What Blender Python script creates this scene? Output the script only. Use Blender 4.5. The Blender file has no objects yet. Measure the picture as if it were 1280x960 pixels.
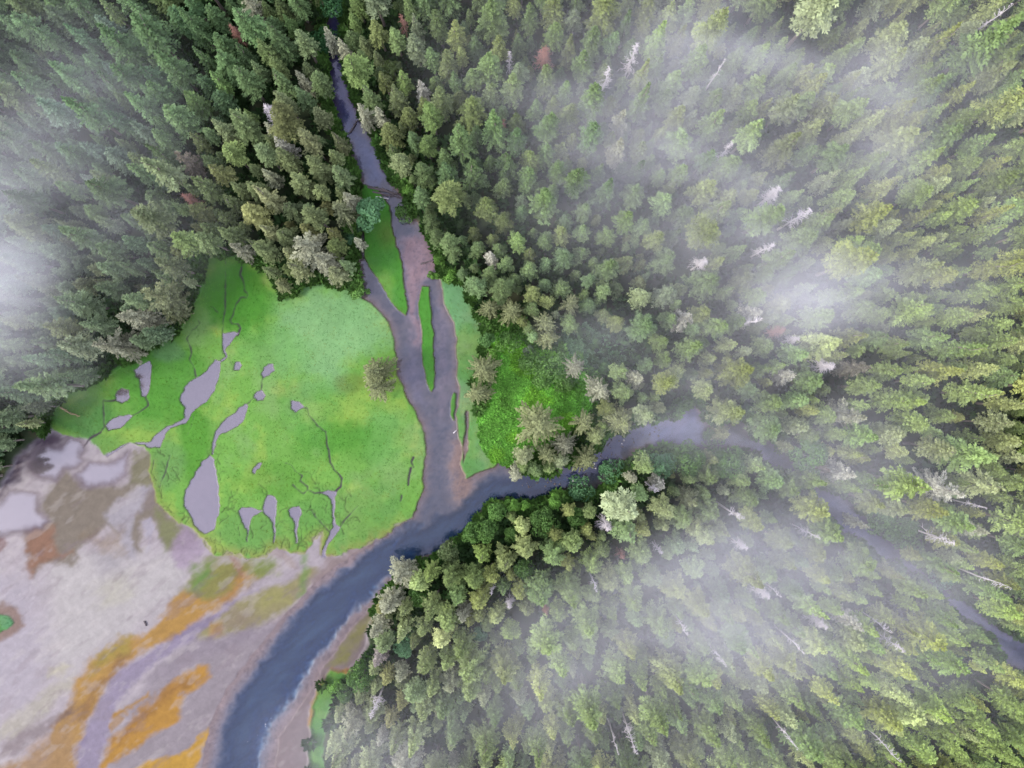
import bpy, math, random
import numpy as np
from mathutils import Vector

R = math.radians
sc = bpy.context.scene
rng = np.random.default_rng(11)
random.seed(11)

# ------------------------------------------------------------------ camera, sky, sun, exposure
CAM_H = 200.0                       # metres above the water
HFOV = R(70)
S = 2 * CAM_H * math.tan(HFOV / 2) / 1280.0     # metres of ground per photograph pixel

cam_d = bpy.data.cameras.new('camera')
cam = bpy.data.objects.new('camera', cam_d)
sc.collection.objects.link(cam)
cam.location = (0, 0, CAM_H)
cam.rotation_euler = (0, 0, 0)
cam_d.sensor_width = 36
cam_d.lens = 18 / math.tan(HFOV / 2)
cam_d.clip_end = 6000
sc.camera = cam

SUN_DIR = Vector((-1.2, -0.42, 1.0)).normalized()       # towards the sun
w = bpy.data.worlds.new('World')
sc.world = w
w.use_nodes = True
nt = w.node_tree
bg = nt.nodes['Background']
sky = nt.nodes.new('ShaderNodeTexSky')
sky.sky_type = 'NISHITA'
sky.sun_disc = False
sky.sun_elevation = math.asin(SUN_DIR.z)
sky.sun_rotation = math.atan2(SUN_DIR.x, SUN_DIR.y)
sky.air_density = 1.0
sky.dust_density = 1.0
mixw = nt.nodes.new('ShaderNodeMix')
mixw.data_type = 'RGBA'
mixw.inputs['Factor'].default_value = 0.74               # thin overcast over the blue
mixw.inputs['B'].default_value = (4.6, 4.5, 5.6, 1)
nt.links.new(sky.outputs['Color'], mixw.inputs['A'])
nt.links.new(mixw.outputs['Result'], bg.inputs['Color'])
bg.inputs['Strength'].default_value = 0.135

sd = bpy.data.lights.new('sun', 'SUN')
sd.energy = 1.5
sd.angle = R(16)
sd.color = (1.0, 0.94, 0.85)
sun = bpy.data.objects.new('sun', sd)
sc.collection.objects.link(sun)
sun.rotation_euler = (-SUN_DIR).to_track_quat('-Z', 'Y').to_euler()

sc.view_settings.view_transform = 'Standard'
sc.view_settings.look = 'None'
sc.view_settings.gamma = 1
sc.view_settings.exposure = 1.64
sc.cycles.use_denoising = True
sc.cycles.max_bounces = 6
sc.cycles.diffuse_bounces = 2
sc.cycles.glossy_bounces = 2
sc.cycles.transmission_bounces = 2
sc.cycles.transparent_max_bounces = 12
sc.cycles.volume_bounces = 1
sc.cycles.caustics_reflective = False
sc.cycles.caustics_refractive = False

# ------------------------------------------------------------------ helpers
def lin(c):
    c = np.asarray(c, float) / 255.0
    return np.where(c <= 0.04045, c / 12.92, ((c + 0.055) / 1.055) ** 2.4)

ALB = 0.38                           # a surface's own colour against what it shows in the light of the picture
def alb(c):
    return lin(c) * ALB

def wx(px): return (np.asarray(px, float) - 640.0) * S
def wy(py): return (480.0 - np.asarray(py, float)) * S

def C(ox, oy, f, pts):               # survey sheet coordinates to plan coordinates
    return [(ox + x / f, oy + y / f) for x, y in pts]

_tab = np.random.default_rng(5).random((8, 256, 256))
def vnoise(x, y, scale, k=0):
    x = np.asarray(x, float) / scale + 37.3 * k; y = np.asarray(y, float) / scale + 91.7 * k
    xi = np.floor(x).astype(int); yi = np.floor(y).astype(int)
    u = x - xi; v = y - yi
    u = u * u * (3 - 2 * u); v = v * v * (3 - 2 * v)
    t = _tab[k % 8]
    a = t[xi % 256, yi % 256]; b = t[(xi + 1) % 256, yi % 256]
    c = t[xi % 256, (yi + 1) % 256]; d = t[(xi + 1) % 256, (yi + 1) % 256]
    return (a * (1 - u) + b * u) * (1 - v) + (c * (1 - u) + d * u) * v

def fbm(x, y, scale, k=0, octs=4):
    s = 0; a = 1; n = 0
    for i in range(octs):
        s = s + a * vnoise(x, y, scale / 2 ** i, k + i); n += a; a *= 0.55
    return s / n

def sstep(a, b, x):
    t = np.clip((x - a) / (b - a), 0, 1)
    return t * t * (3 - 2 * t)

def sd_poly(poly, X, Y):
    """signed distance, negative inside"""
    P = np.asarray(poly, float)
    d2 = np.full(X.shape, 1e12)
    ins = np.zeros(X.shape, bool)
    n = len(P)
    for i in range(n):
        ax, ay = P[i]; bx, by = P[(i + 1) % n]
        ex, ey = bx - ax, by - ay
        wx_, wy_ = X - ax, Y - ay
        t = np.clip((wx_ * ex + wy_ * ey) / (ex * ex + ey * ey + 1e-9), 0, 1)
        d2 = np.minimum(d2, (wx_ - ex * t) ** 2 + (wy_ - ey * t) ** 2)
        if ay != by:
            c = ((ay > Y) != (by > Y)) & (X < ex * (Y - ay) / (by - ay) + ax)
            ins ^= c
    d = np.sqrt(d2)
    return np.where(ins, -d, d)

def sd_line(pts, X, Y, w0, w1=None):
    w1 = w0 if w1 is None else w1
    P = np.asarray(pts, float)
    n = len(P) - 1
    best = np.full(X.shape, 1e6)
    for i in range(n):
        ax, ay = P[i]; bx, by = P[i + 1]
        ex, ey = bx - ax, by - ay
        t = np.clip(((X - ax) * ex + (Y - ay) * ey) / (ex * ex + ey * ey + 1e-9), 0, 1)
        d = np.sqrt((X - ax - ex * t) ** 2 + (Y - ay - ey * t) ** 2)
        hw = w0 + (w1 - w0) * (i + t) / n
        best = np.minimum(best, d - hw)
    return best

class Grid:
    def __init__(s, x0, x1, y0, y1, st):
        s.xs = np.arange(x0, x1 + 1e-6, st); s.ys = np.arange(y0, y1 + 1e-6, st)
        s.st = st; s.x0 = x0; s.y0 = y0
        s.X, s.Y = np.meshgrid(s.xs, s.ys)
        wa = (vnoise(s.X, s.Y, 16, 1) - .5) * 5 + (vnoise(s.X, s.Y, 5, 2) - .5) * 2.6
        wb = (vnoise(s.X, s.Y, 16, 3) - .5) * 5 + (vnoise(s.X, s.Y, 5, 4) - .5) * 2.6
        s.WX = s.X + wa; s.WY = s.Y + wb
    def box(s, pts, m):
        P = np.asarray(pts, float)
        a = [np.clip(int((P[:, 0].min() - m - s.x0) / s.st), 0, len(s.xs)), np.clip(int((P[:, 0].max() + m - s.x0) / s.st) + 1, 0, len(s.xs)),
             np.clip(int((P[:, 1].min() - m - s.y0) / s.st), 0, len(s.ys)), np.clip(int((P[:, 1].max() + m - s.y0) / s.st) + 1, 0, len(s.ys))]
        return slice(a[2], a[3]), slice(a[0], a[1])
    def poly(s, pts, m=30, warp=1.0):
        out = np.full(s.X.shape, 999.0)
        sl = s.box(pts, m)
        if out[sl].size:
            X = s.X[sl] + warp * (s.WX[sl] - s.X[sl]); Y = s.Y[sl] + warp * (s.WY[sl] - s.Y[sl])
            out[sl] = sd_poly(pts, X, Y)
        return out
    def line(s, pts, w0, w1=None, m=8, warp=.5):
        out = np.full(s.X.shape, 999.0)
        sl = s.box(pts, m)
        if out[sl].size:
            X = s.X[sl] + warp * (s.WX[sl] - s.X[sl]); Y = s.Y[sl] + warp * (s.WY[sl] - s.Y[sl])
            out[sl] = sd_line(pts, X, Y, w0, w1)
        return out

# ------------------------------------------------------------------ the plan (photograph pixels of ground)
RIVER = [(409,-60),(409,21),(409,41),(412,76),(414,103),(416,127),(425,165),(438,192),(449,223),(447,250),(444,280),(448,320),(449,341),
 (453,372),(465,378),(474,389),(486,402),(491,427),(494.5,447),(498,468),(506.5,492),(517,512),(529,540),(532,561),(529,605),(522,632),
 (515,648),(484,667),(458,684),(426,703),(388,733),(360,764),(324,808),(282,863),(262,912),(226,1090),(316,1090),(350,920),(380,876),(408,830),
 (440,786),(472,746),(502,710),(517,700),(551,689),(562,676),(586,662),(592,650),(606,630),(634,623),(661,628),(692,617),(727,606),(744,614),
 (753,605),(778,576),(802,562),(830,557),(862,560),(885,568),(905,563),(925,565),(948,568),(965,585),(1000,597),(1014,617),(1022,634),(1053,664),
 (1097,698),(1128,710),(1165,738),(1194,767),(1236,795),(1254,832),(1330,870),(1330,815),(1290,798),(1262,790),(1214,755),(1190,738),(1160,721),
 (1146,702),(1118,686),(1087,652),(1066,630),(1045,616),(1003,592),(987,570),(965,553),(938,540),(927,518),(905,530),(890,535),(878,520),
 (868,502),(852,507),(845,521),(830,522),(795,529),(761,545),(747,559),(709,578),(692,590),(661,595),(634,582),(622,578),(617,586),(592,592),
 (582,599),(577,581),(577,561),(572,540),(573,512),(575,490),(572,470),(572,423),(565,399),(555,382),(551,351),(548,340),(545,320),(535,296),
 (517,272),(497,237),(481,213),(474,187),(462,162),(449,144),(438,124),(433,100),(431,76),(428,41),(430,21),(430,-60)]
SPIT = [(453,232),(470,234),(483,254),(490,282),(498,316),(503,330),(505,354),(509,388),(506,394),(494,378),(486,371),(474,347),(463,334),(458,320),(455,296),(449,272)]
THIN = [(528,358),(536,358),(537.5,382),(541.5,413),(542,457),(543,485),(540,490),(535,480),(531,466),(528,440),(527,416),(524,382)]
ISLET = [(567,491),(570,493),(569,512),(567,525),(564,518),(564,500)]
INLET = [(584,512),(588,514),(584,540),(585,560),(580,578),(577,561),(581,535)]
EAST = [(551,350),(562,349),(577,360),(592,385),(602,410),(602,440),(592,470),(596,500),(600,530),(615,558),(640,578),(640,590),(600,600),(570,605),(560,480),(545,370)]
CLEAR = [(606,412),(640,405),(660,428),(700,436),(722,442),(737,470),(745,490),(737,520),(720,535),(690,560),(660,575),(634,583),(612,575),(600,545),(600,520),(613,480),(613,440)]
DIM = [(700,425),(735,403),(780,412),(800,425),(798,450),(745,462),(715,450)]
MEADOW = [(255,328),(272,320),(290,320),(315,330),(338,345),(352,374),(372,368),(384,352),(415,354),(440,360),(456,370),(480,385),(500,430),(515,500),(540,540),(540,600),
 (524,631),(517,644),(486,664),(451,684),(414,694),(402,690),(402,664),(380,689),(364,689),(344,682),(330,695),(292,693),(265,692),(254,675),(240,658),(220,650),(196,629),
 (186,588),(189,568),(182,557),(161,554),(131,568),(110,547),(88,545),(69,537),(60,523),(86,490),(134,471),(172,450),(192,433),(223,416),(241,385),(254,354)]
MUD = [(-200,660),(-60,630),(0,610),(22,570),(55,546),(69,536),(110,540),(165,545),(200,560),(230,640),(270,680),(400,660),(440,670),(520,630),(530,640),(560,670),
 (480,735),(465,760),(462,803),(438,838),(416,838),(399,854),(392,878),(388,902),(376,1090),(-200,1090)]
GREENBANK = [(414,837),(430,838),(436,846),(420,868),(408,898),(406,940),(404,1000),(386,1000),(390,905),(393,878),(400,855)]

f4 = 1251 / 430.0
fz = 16 / 3.0
fm = 1280 / 280.0
PONDS = {   # name -> (polygon, label)
 'reflecting': C(0,320,f4,[(485,418),(515,395),(550,382),(554,400),(549,440),(546,475),(532,510),(520,505),(512,470),(506,448),(490,440)]),
 'round': C(0,320,f4,[(420,505),(428,488),(447,480),(470,487),(475,510),(468,528),(445,533),(425,526)]),
 'tilted': C(0,320,f4,[(384,618),(400,597),(430,582),(470,577),(484,585),(470,606),(440,625),(400,634)]),
 'long': C(0,320,f4,[(788,378),(804,385),(800,430),(780,490),(755,530),(712,563),(690,590),(676,606),(640,618),(612,640),(604,662),(580,697),(550,703),(530,685),(470,680),(430,705),(395,732),
        (392,722),(440,690),(500,672),(545,676),(560,657),(595,633),(640,604),(672,588),(670,550),(652,520),(665,495),(690,460),(730,440),(762,405)]),
 'wedge': C(0,320,f4,[(812,280),(868,280),(852,303),(830,326),(824,345),(826,372),(803,386),(800,378),(817,368),(811,325)]),
 'dot': C(0,320,f4,[(848,400),(858,384),(875,385),(882,402),(870,417),(854,414)]),
 'teardrop': C(0,320,f4,[(958,402),(972,391),(990,395),(995,415),(982,435),(962,446),(956,425)]),
 'small_round': C(0,320,f4,[(920,515),(930,495),(952,489),(967,505),(960,526),(935,530)]),
 'slanted': C(0,320,f4,[(893,540),(901,552),(882,600),(852,630),(822,645),(800,652),(788,690),(781,725),(774,722),(778,680),(788,640),(810,603),(850,565)]),
 'pointed': C(0,320,f4,[(1060,525),(1085,530),(1103,550),(1075,571),(1056,556)]),
 'pink': C(200,520,fz,[(618,345),(640,335),(655,316),(680,320),(668,345),(645,360),(630,382),(615,375)]),
 'big': C(200,520,fz,[(342,262),(372,295),(385,450),(400,600),(392,680),(362,760),(310,795),(268,770),(215,700),(165,600),(170,500),(230,380),(285,300)]),
 'heart': C(200,520,fz,[(600,604),(660,622),(685,630),(640,662),(605,712),(590,760),(587,830),(580,830),(577,760),(540,670),(532,632),(560,610)]),
 'comma': C(200,520,fz,[(715,535),(760,538),(778,570),(770,640),(766,700),(766,770),(760,850),(752,850),(748,770),(743,720),(728,680),(688,640),(682,610),(695,560)]),
 'finger': C(200,520,fz,[(885,600),(930,604),(940,640),(930,700),(918,770),(912,850),(904,850),(900,770),(902,710),(870,660),(858,622)]),
 'forked': C(200,520,fz,[(1075,515),(1130,497),(1185,505),(1172,550),(1168,640),(1170,720),(1195,740),(1190,765),(1150,800),(1115,860),(1110,940),(1080,935),(1090,860),(1125,785),(1145,740),(1148,640),(1143,555)]),
}
POND_LABEL = {
 'reflecting': 'pond nearest the left forest edge, its upper end dark with tree reflections',
 'round': 'small round grey pond left of the dark reflecting pond',
 'tilted': 'lavender oval pond tilted up to the right below the small round pond',
 'long': 'largest winding pond of the upper meadow, draining by a channel to the mudflat',
 'wedge': 'wedge shaped pond fed by two thin creeks at the top of the meadow',
 'dot': 'tiny dot of a pond just right of the top of the winding pond',
 'teardrop': 'tiny teardrop pond, pale lavender, right of the tiny dot pond',
 'small_round': 'small rounded pond at the upper end of the slanted grey pond',
 'slanted': 'slanted spindle shaped grey pond above the big pear shaped pond',
 'pointed': 'small pointed pond alone in the middle of the meadow, a thin creek leaving it',
 'pink': 'little pinkish muddy pool in the grass right of the pear shaped pond',
 'big': 'big pear shaped grey pond at the lower left of the meadow',
 'heart': 'half heart shaped pond right of the pear shaped pond, joined to the comma pond',
 'comma': 'comma shaped pond with a long tail at the lower meadow edge',
 'finger': 'finger shaped pond right of the comma pond at the lower meadow edge',
 'forked': 'branched muddy channel pool at the lower right of the meadow',
}
POOLS = {
 'pale': (C(0,440,fm,[(335,545),(400,480),(480,500),(500,560),(470,590),(490,620),(430,670),(370,685),(330,750),(200,722),(150,690),(150,620),(200,558),(270,530)]),
          'bright shallow pool on the mudflat against the forest, with dark tree reflections'),
 'blue': (C(0,440,fm,[(420,700),(500,625),(620,628),(690,590),(745,555),(738,640),(733,700),(640,762),(500,785),(460,760)]),
          'bluish lavender pool on the mudflat just below the winding pond outlet'),
 'corner': (C(0,440,fm,[(-200,1000),(-100,900),(0,840),(60,790),(120,785),(240,800),(230,890),(290,975),(230,1010),(120,1040),(0,1050),(-200,1100)]),
          'large pale shallow pool at the left end of the mudflat below the forest'),
}
CREEKS = [  # polyline, half widths
 (C(0,320,f4,[(815,300),(812,290),(818,150),(826,80),(825,25),(818,10)]),1.0,.6),
 (C(0,320,f4,[(866,288),(876,262),(868,246),(845,245),(838,230),(850,210),(860,170),(875,150),(900,148),(903,135),(888,125),(885,100),(878,70),(880,40)]),1.3,.8),
 (C(0,320,f4,[(715,440),(706,400),(690,375),(695,345),(682,300),(700,270),(725,250),(720,235)]),1.1,.4),
 (C(0,320,f4,[(530,505),(540,545),(515,565),(480,585)]),1.4,1.0),
 (C(0,320,f4,[(425,520),(400,528),(376,525)]),1.1,.5),
 (C(0,320,f4,[(376,525),(378,570),(382,620),(365,640),(330,665),(300,700)]),.6,1.8),
 (C(0,320,f4,[(958,440),(955,470),(950,492)]),.7,.7),
 (C(0,320,f4,[(925,515),(905,535),(895,545)]),.9,.9),
 (C(0,320,f4,[(848,395),(838,385)]),.6,.4),
 (C(0,320,f4,[(1100,550),(1122,555),(1125,580),(1160,620),(1188,640),(1192,690),(1200,740),(1215,780),(1245,808),(1240,840),(1218,862)]),.6,1.5),
 (C(200,520,fz,[(1100,510),(1030,515),(985,490),(960,515),(935,495),(890,455)]),1.2,.5),
 (C(200,520,fz,[(985,490),(990,465),(935,430),(950,400),(900,365),(880,330),(830,305)]),1.0,.4),
 (C(200,520,fz,[(1190,745),(1240,690),(1280,640),(1330,600)]),1.0,.4),
 (C(200,520,fz,[(1150,790),(1100,740),(1050,670),(1010,630)]),1.0,.4),
 (C(0,320,f4,[(620,725),(605,780),(580,840)]),.9,.5),
 (C(0,320,f4,[(560,740),(550,790),(545,820)]),.7,.4),
 (C(0,320,f4,[(755,180),(775,185),(795,205)]),.5,.5),
 (C(0,320,f4,[(705,585),(695,620),(680,650)]),.6,.4),
 (C(400,320,f4,[(338,732),(334,748),(342,768)]),1.9,1.2),
 (C(400,320,f4,[(330,772),(324,800),(320,830)]),1.8,1.4),
 (C(400,320,f4,[(298,868),(293,890)]),1.2,.8),
]
# dendritic rills at the worn lower edge of the meadow
def rills():
    out = []
    rr = random.Random(4)
    seeds = [(258,685),(268,692),(280,690),(292,692),(303,690),(318,692),(330,690),(352,684),(362,684),(372,686),(384,684),(392,676),(402,668),
             (276,600),(278,640),(275,655),(334,622),(366,640),(384,640),(412,660),(408,640),(420,645),(436,640),(450,652),(430,668),(203,622),(210,600),(196,600),
             (215,640),(228,650),(225,600),(206,570),(350,640),(345,660),(300,668),(316,672),(326,660),(400,618),(395,605),(440,620),(265,575),(276,580)]
    def walk(x, y, a, n, wd, dep):
        p = [(x, y)]
        for i in range(n):
            a += rr.uniform(-.7, .7)
            x += math.cos(a) * 3.2; y += math.sin(a) * 3.2
            p.append((x, y))
            if dep < 2 and rr.random() < .36:
                walk(x, y, a + rr.choice((-1, 1)) * rr.uniform(.6, 1.2), max(2, int(n * .55)), wd * .75, dep + 1)
        out.append((p, wd, .3))
    for (x, y) in seeds:
        walk(x, y, -math.pi / 2 + rr.uniform(-.6, .6), rr.randint(4, 8), .75, 0)
    return out
RILLS = rills()

DEEP = [(720,600),(692,601),(640,606),(603,612),(578,640),(540,655),(512,664),(470,694),(434,718),(402,748),(375,780),(343,822),(306,874),(287,920),(262,1085),(286,1085),(325,908),(358,864),
 (388,816),(424,773),(462,734),(500,703),(546,684),(560,674),(588,655),(608,626),(660,622),(692,612)]

# colours as they show in the light (converted to the surface's own colour by alb())
MUDLAYERS = [   # polygon, colour, soft px, strength
 ([(60,680),(110,690),(160,690),(240,690),(250,705),(215,760),(150,800),(90,850),(50,820),(60,760)], (196,189,186), 26, .9),
 ([(120,735),(160,720),(168,745),(130,760)], (206,200,180), 14, .8),
 ([(118,690),(150,690),(150,715),(128,725)], (168,160,165), 12, .8),
 ([(0,720),(45,720),(55,800),(40,880),(-60,900),(-60,720)], (178,168,180), 22, .8),
 (C(0,440,fm,[(0,790),(100,600),(250,490),(310,470),(400,480),(330,545),(200,565),(135,640),(130,720),(60,770),(0,840),(-200,900)]), (92,72,92), 5, 1),  # dark tree reflections along the forest edge, painted into the mud colour
 ([(57,615),(81,590),(94,597),(107,611),(140,608),(162,602),(165,567),(178,556),(190,565),(190,608),(200,628),(225,655),(246,672),(235,685),(215,690),(205,680),(195,655),(183,650),
   (175,660),(178,690),(160,697),(155,672),(133,655),(125,668),(105,680),(90,705),(60,705),(42,720),(36,690),(30,665),(60,650),(50,635)], (147,134,118), 5, 1),
 ([(164,568),(178,556),(190,565),(190,608),(180,612),(163,604)], (142,138,104), 6, .8),
 ([(130,645),(150,625),(172,607),(187,610),(175,640),(165,660),(172,700),(155,697),(150,667)], (182, 174, 180), 4, 1),
 ([(176,650),(186,648),(192,660),(186,690),(182,672)], (180,172,186), 3, .9),
 ([(30,658),(68,660),(72,690),(90,690),(62,703),(40,720),(34,690)], (166,120,94), 6, .9),
 ([(-5,665),(6,668),(10,685),(-5,695)], (150,110,105), 3, .8),
 ([(196,640),(245,672),(238,685),(206,690)], (140,145,92), 6, .8),
 ([(105,668),(150,665),(158,692),(130,690)], (158,134,104), 8, .6),
 ([(228,655),(250,676),(262,690),(240,712),(222,705),(215,690)], (172,150,172), 7, .9),
 ([(226,742),(238,715),(258,698),(290,696),(330,702),(348,708),(320,722),(296,745),(268,757),(240,765),(226,762)], (152,148,76), 8, 1),
 ([(243,712),(262,704),(268,718),(252,730),(240,730)], (112,165,78), 9, .9),
 ([(318,698),(345,700),(342,714),(315,716)], (135,158,75), 7, .7),
 ([(225,752),(230,740),(240,752),(262,752),(290,736),(308,715),(316,722),(300,745),(262,768),(232,786),(200,800),(212,768)], (196,140,72), 8, .95),
 ([(288,694),(298,694),(306,722),(296,720)], (168,120,95), 4, .8),
 ([(333,690),(352,684),(366,700),(374,712),(360,706),(345,700)], (184,165,158), 3, .8),
 ([(243,789),(269,769),(291,754),(317,741),(366,726),(385,708),(398,715),(370,752),(339,776),(302,791),(274,798),(243,797)], (166,156,108), 5, 1),
 ([(278,782),(292,762),(312,760),(318,775),(300,786)], (158,140,118), 8, .8),
 ([(262,780),(280,776),(282,792),(264,794)], (196,146,86), 5, .8),
 ([(320,748),(360,732),(362,750),(330,764)], (172,168,96), 8, .7),
 ([(412,696),(451,684),(486,665),(518,645),(518,652),(474,683),(437,704),(402,737),(380,768),(343,778),(372,752),(388,724)], (164,144,142), 6, 1),
 ([(376,690),(384,690),(384,715),(380,745),(374,745),(378,715)], (125,165,80), 4, .7),
 ([(402,668),(420,680),(412,694),(400,690)], (150,130,105), 4, .8),
 ([(243,797),(300,792),(345,777),(380,768),(346,812),(303,867),(283,915),(275,985),(160,985),(130,960),(150,900),(200,840)], (158,145,152), 8, 1),
 ([(243,789),(243,798),(290,795),(345,780),(372,768),(350,785),(300,808),(250,824),(215,850),(185,862),(170,885),(190,840),(215,815)], (150,136,148), 8, .8),
 ([(222,750),(262,753),(281,757),(257,768),(213,796),(169,822),(148,838),(132,864),(110,899),(96,936),(96,985),(55,985),(60,925),(64,905),(88,881),(97,846),(121,818),(141,802),(165,794),(183,791),(211,763)], (200,152,74), 6, 1),
 ([(121,818),(141,803),(165,795),(160,815),(130,835),(112,842)], (178,160,70), 8, .8),
 ([(150,822),(168,812),(150,836),(128,860),(112,880),(105,905),(96,900),(110,865)], (150,108,72), 6, .7),
 ([(95,890),(60,915),(35,940),(-20,970),(-20,990),(95,990)], (186,146,98), 10, .9),
 ([(0,930),(40,905),(98,880),(95,892),(60,912),(30,935),(0,948)], (120,98,100), 6, .7),
 ([(0,905),(30,885),(60,858),(92,842),(88,858),(60,888),(30,910),(0,922)], (200,192,172), 6, .8),
 ([(60,832),(82,826),(90,832),(75,842),(58,844)], (208,200,172), 4, .8),
 ([(96,985),(95,936),(110,899),(132,864),(150,838),(215,797),(245,780),(281,757),(320,736),(300,750),(262,780),(243,797),(200,826),(165,856),(145,890),(130,935),(122,985)], (152,137,164), 4, 1),
 ([(137,903),(143,890),(165,883),(187,864),(189,869),(169,884),(152,892),(148,904),(139,913)], (196,144,60), 3, 1),
 ([(209,857),(222,846),(248,833),(263,831),(264,846),(252,857),(228,864),(227,881),(222,903),(183,925),(158,947),(137,956),(118,990),(134,936),(148,912),(174,890),(196,872)], (206,150,58), 4, 1),
 ([(205,862),(222,850),(245,845),(225,862),(200,882),(170,905),(150,930),(145,925),(170,895)], (160,110,62), 6, .6),
 ([(160,990),(167,962),(196,947),(226,942),(246,923),(263,912),(272,921),(257,936),(244,956),(238,990)], (218,166,60), 3, 1),
 ([(586,662),(562,677),(551,690),(517,701),(507,706),(486,731),(469,758),(458,779),(460,803),(438,838),(416,838),(399,854),(392,878),(388,902),(382,985),(311,985),(330,915),(364,871),(395,822),(430,778),(470,735),(500,705),(540,685)], (146,126,128), 4, 1),
 ([(466,762),(471,774),(446,806),(430,826),(412,830),(424,806),(450,776)], (150,146,80), 6, .9),
 ([(438,836),(416,836),(399,852),(390,880),(386,905),(394,905),(402,862),(420,845),(440,844)], (190,140,66), 3, .9),
 (C(0,640,fm,[(0,530),(60,540),(130,590),(135,650),(80,690),(0,745),(-100,760),(-100,520)]), (158,128,112), 4, .9),
]

# ------------------------------------------------------------------ ground grid
G = Grid(-110, 1330, -60, 1060, 1.25)
X, Y = G.X, G.Y
shape = X.shape
col = np.zeros(shape + (3,)); hgt = np.zeros(shape); wet = np.zeros(shape); rough = np.zeros(shape)
n1 = fbm(X, Y, 60, 0); n2 = fbm(X, Y, 14, 2); n3 = fbm(X, Y, 5, 5, 2)

def put(d, c, soft=2, strength=1.0):
    m = (1 - sstep(-soft, soft, d)) * strength
    col[:] = col * (1 - m[..., None]) + np.asarray(c)[None, None] * m[..., None] if np.ndim(c) == 1 else col * (1 - m[..., None]) + c * m[..., None]
    return m

CLS = np.zeros(shape, np.uint8)      # 0 forest floor 1 mudflat 2 meadow 3 river bed
FLOOR = np.array([.022, .034, .014])
ffl = FLOOR[None, None] * (0.5 + 1.1 * n1[..., None]) + np.array([.018, .010, .006])[None, None] * sstep(.5, .7, n2)[..., None]
col[:] = ffl
hgt[:] = 1.0 + (n1 - .5) * .8

d_mud = G.poly(MUD)
d_mead = G.poly(MEADOW)
d_riv = G.poly(RIVER, warp=.8)
d_east = G.poly(EAST); d_clear = G.poly(CLEAR, warp=1.5); d_dim = G.poly(DIM, warp=2)
d_spit = G.poly(SPIT); d_thin = G.poly(THIN, warp=.5); d_islet = G.poly(ISLET, warp=.5)
d_bank = G.poly(GREENBANK)

# mudflat
mudc = alb((178, 168, 170))
m = put(d_mud, mudc, 3)
hgt[:] = hgt * (1 - m) + (0.07 + (n1 - .5) * .04) * m
CLS[d_mud < 0] = 1
wet[:] = m * .7
fx = X * .80 - Y * .60; fy = X * .60 + Y * .80
swp = fbm(fy * 1.5, fx * .5, 12, 2, 4); n3r = fbm(fx, fy, 4.3, 6, 2)
inmud = (d_mud < 6)
for pts, c, soft, st in MUDLAYERS:
    wob = 1.6 if soft > 5 else 1.1
    d = G.poly(pts, m=soft * 1.5 + 16, warp=wob) + (swp - .5) * (soft * 1.5 + 2.5) + (n3r - .5) * 2; soft *= 1.2
    c = (np.array(c, float) * .9 + .1 * np.mean(c)) * np.array([.96, .965, .95]); mm = put(np.where(inmud, d, 999), alb(c), soft, st)
    dry = 1 if (c[0] > c[2] + 20) else 0
    wet[:] = wet * (1 - mm * dry * .8)
# streaks of algae and film along the flow, own colour of the silt
fx = X * .80 - Y * .60; fy = X * .60 + Y * .80
st = fbm(fy, fx, 7, 3, 3) * .5 + fbm(fy * 2.2, fx * .45, 9, 6, 3) * .5
fine = fbm(fx, fy * 1.7, 3.4, 4, 2)
mm = (d_mud < 0)[..., None]
col[:] = np.where(mm, col * (0.84 + .32 * st[..., None]) * (.96 + .08 * fine[..., None]), col)
# thin films of paler and darker silt drawn out along the flow
film = sstep(.56, .72, fbm(fy * .5, fx * .22, 6, 1, 4))[..., None] * mm
col[:] = col * (1 - .25 * film) + alb((206, 198, 190)) * .25 * film
film = sstep(.58, .74, fbm(fy * .6 + 300, fx * .2, 6, 2, 4))[..., None] * mm
col[:] = col * (1 - .3 * film) + alb((138, 122, 128)) * .3 * film

# green bank, island in the mud
d_isl2 = G.poly(C(0,640,fm,[(-60,560),(10,575),(60,600),(82,630),(40,668),(0,700),(-60,740)]))
greenA = alb((126, 188, 74)); greenB = alb((90, 164, 52)); greenP = alb((140, 196, 122)); greenO = alb((120, 160, 66))
gn1 = fbm(X, Y, 38, 5, 5); gn2 = fbm(X + 400, Y, 46, 3, 5)
def grass(dist, base, soft=1.2, cls=2, h=.5, var=.35):
    g = base[None, None] * (1 - var / 2 + var * (0.6 * n1 + .4 * n2))[..., None] * (.96 + .08 * n3[..., None])
    g = g * (1 + (np.array([.55, .12, .1]))[None, None] * sstep(.48, .72, gn1)[..., None]) * (1 + (np.array([.25, .02, .75]))[None, None] * sstep(.5, .75, gn2)[..., None])
    g = g * .94 + .06 * g.mean(-1, keepdims=True)
    m = put(dist, g, soft)
    hgt[:] = hgt * (1 - m) + (h + (n2 - .5) * .12) * m
    wet[:] = wet * (1 - m)
    CLS[dist < 0] = cls
    return m
grass(d_bank + (n2 - .5) * 8, alb((96, 165, 66)), 2.5)
grass(d_isl2, alb((90, 160, 80)), 1.5, h=.35)
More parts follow.
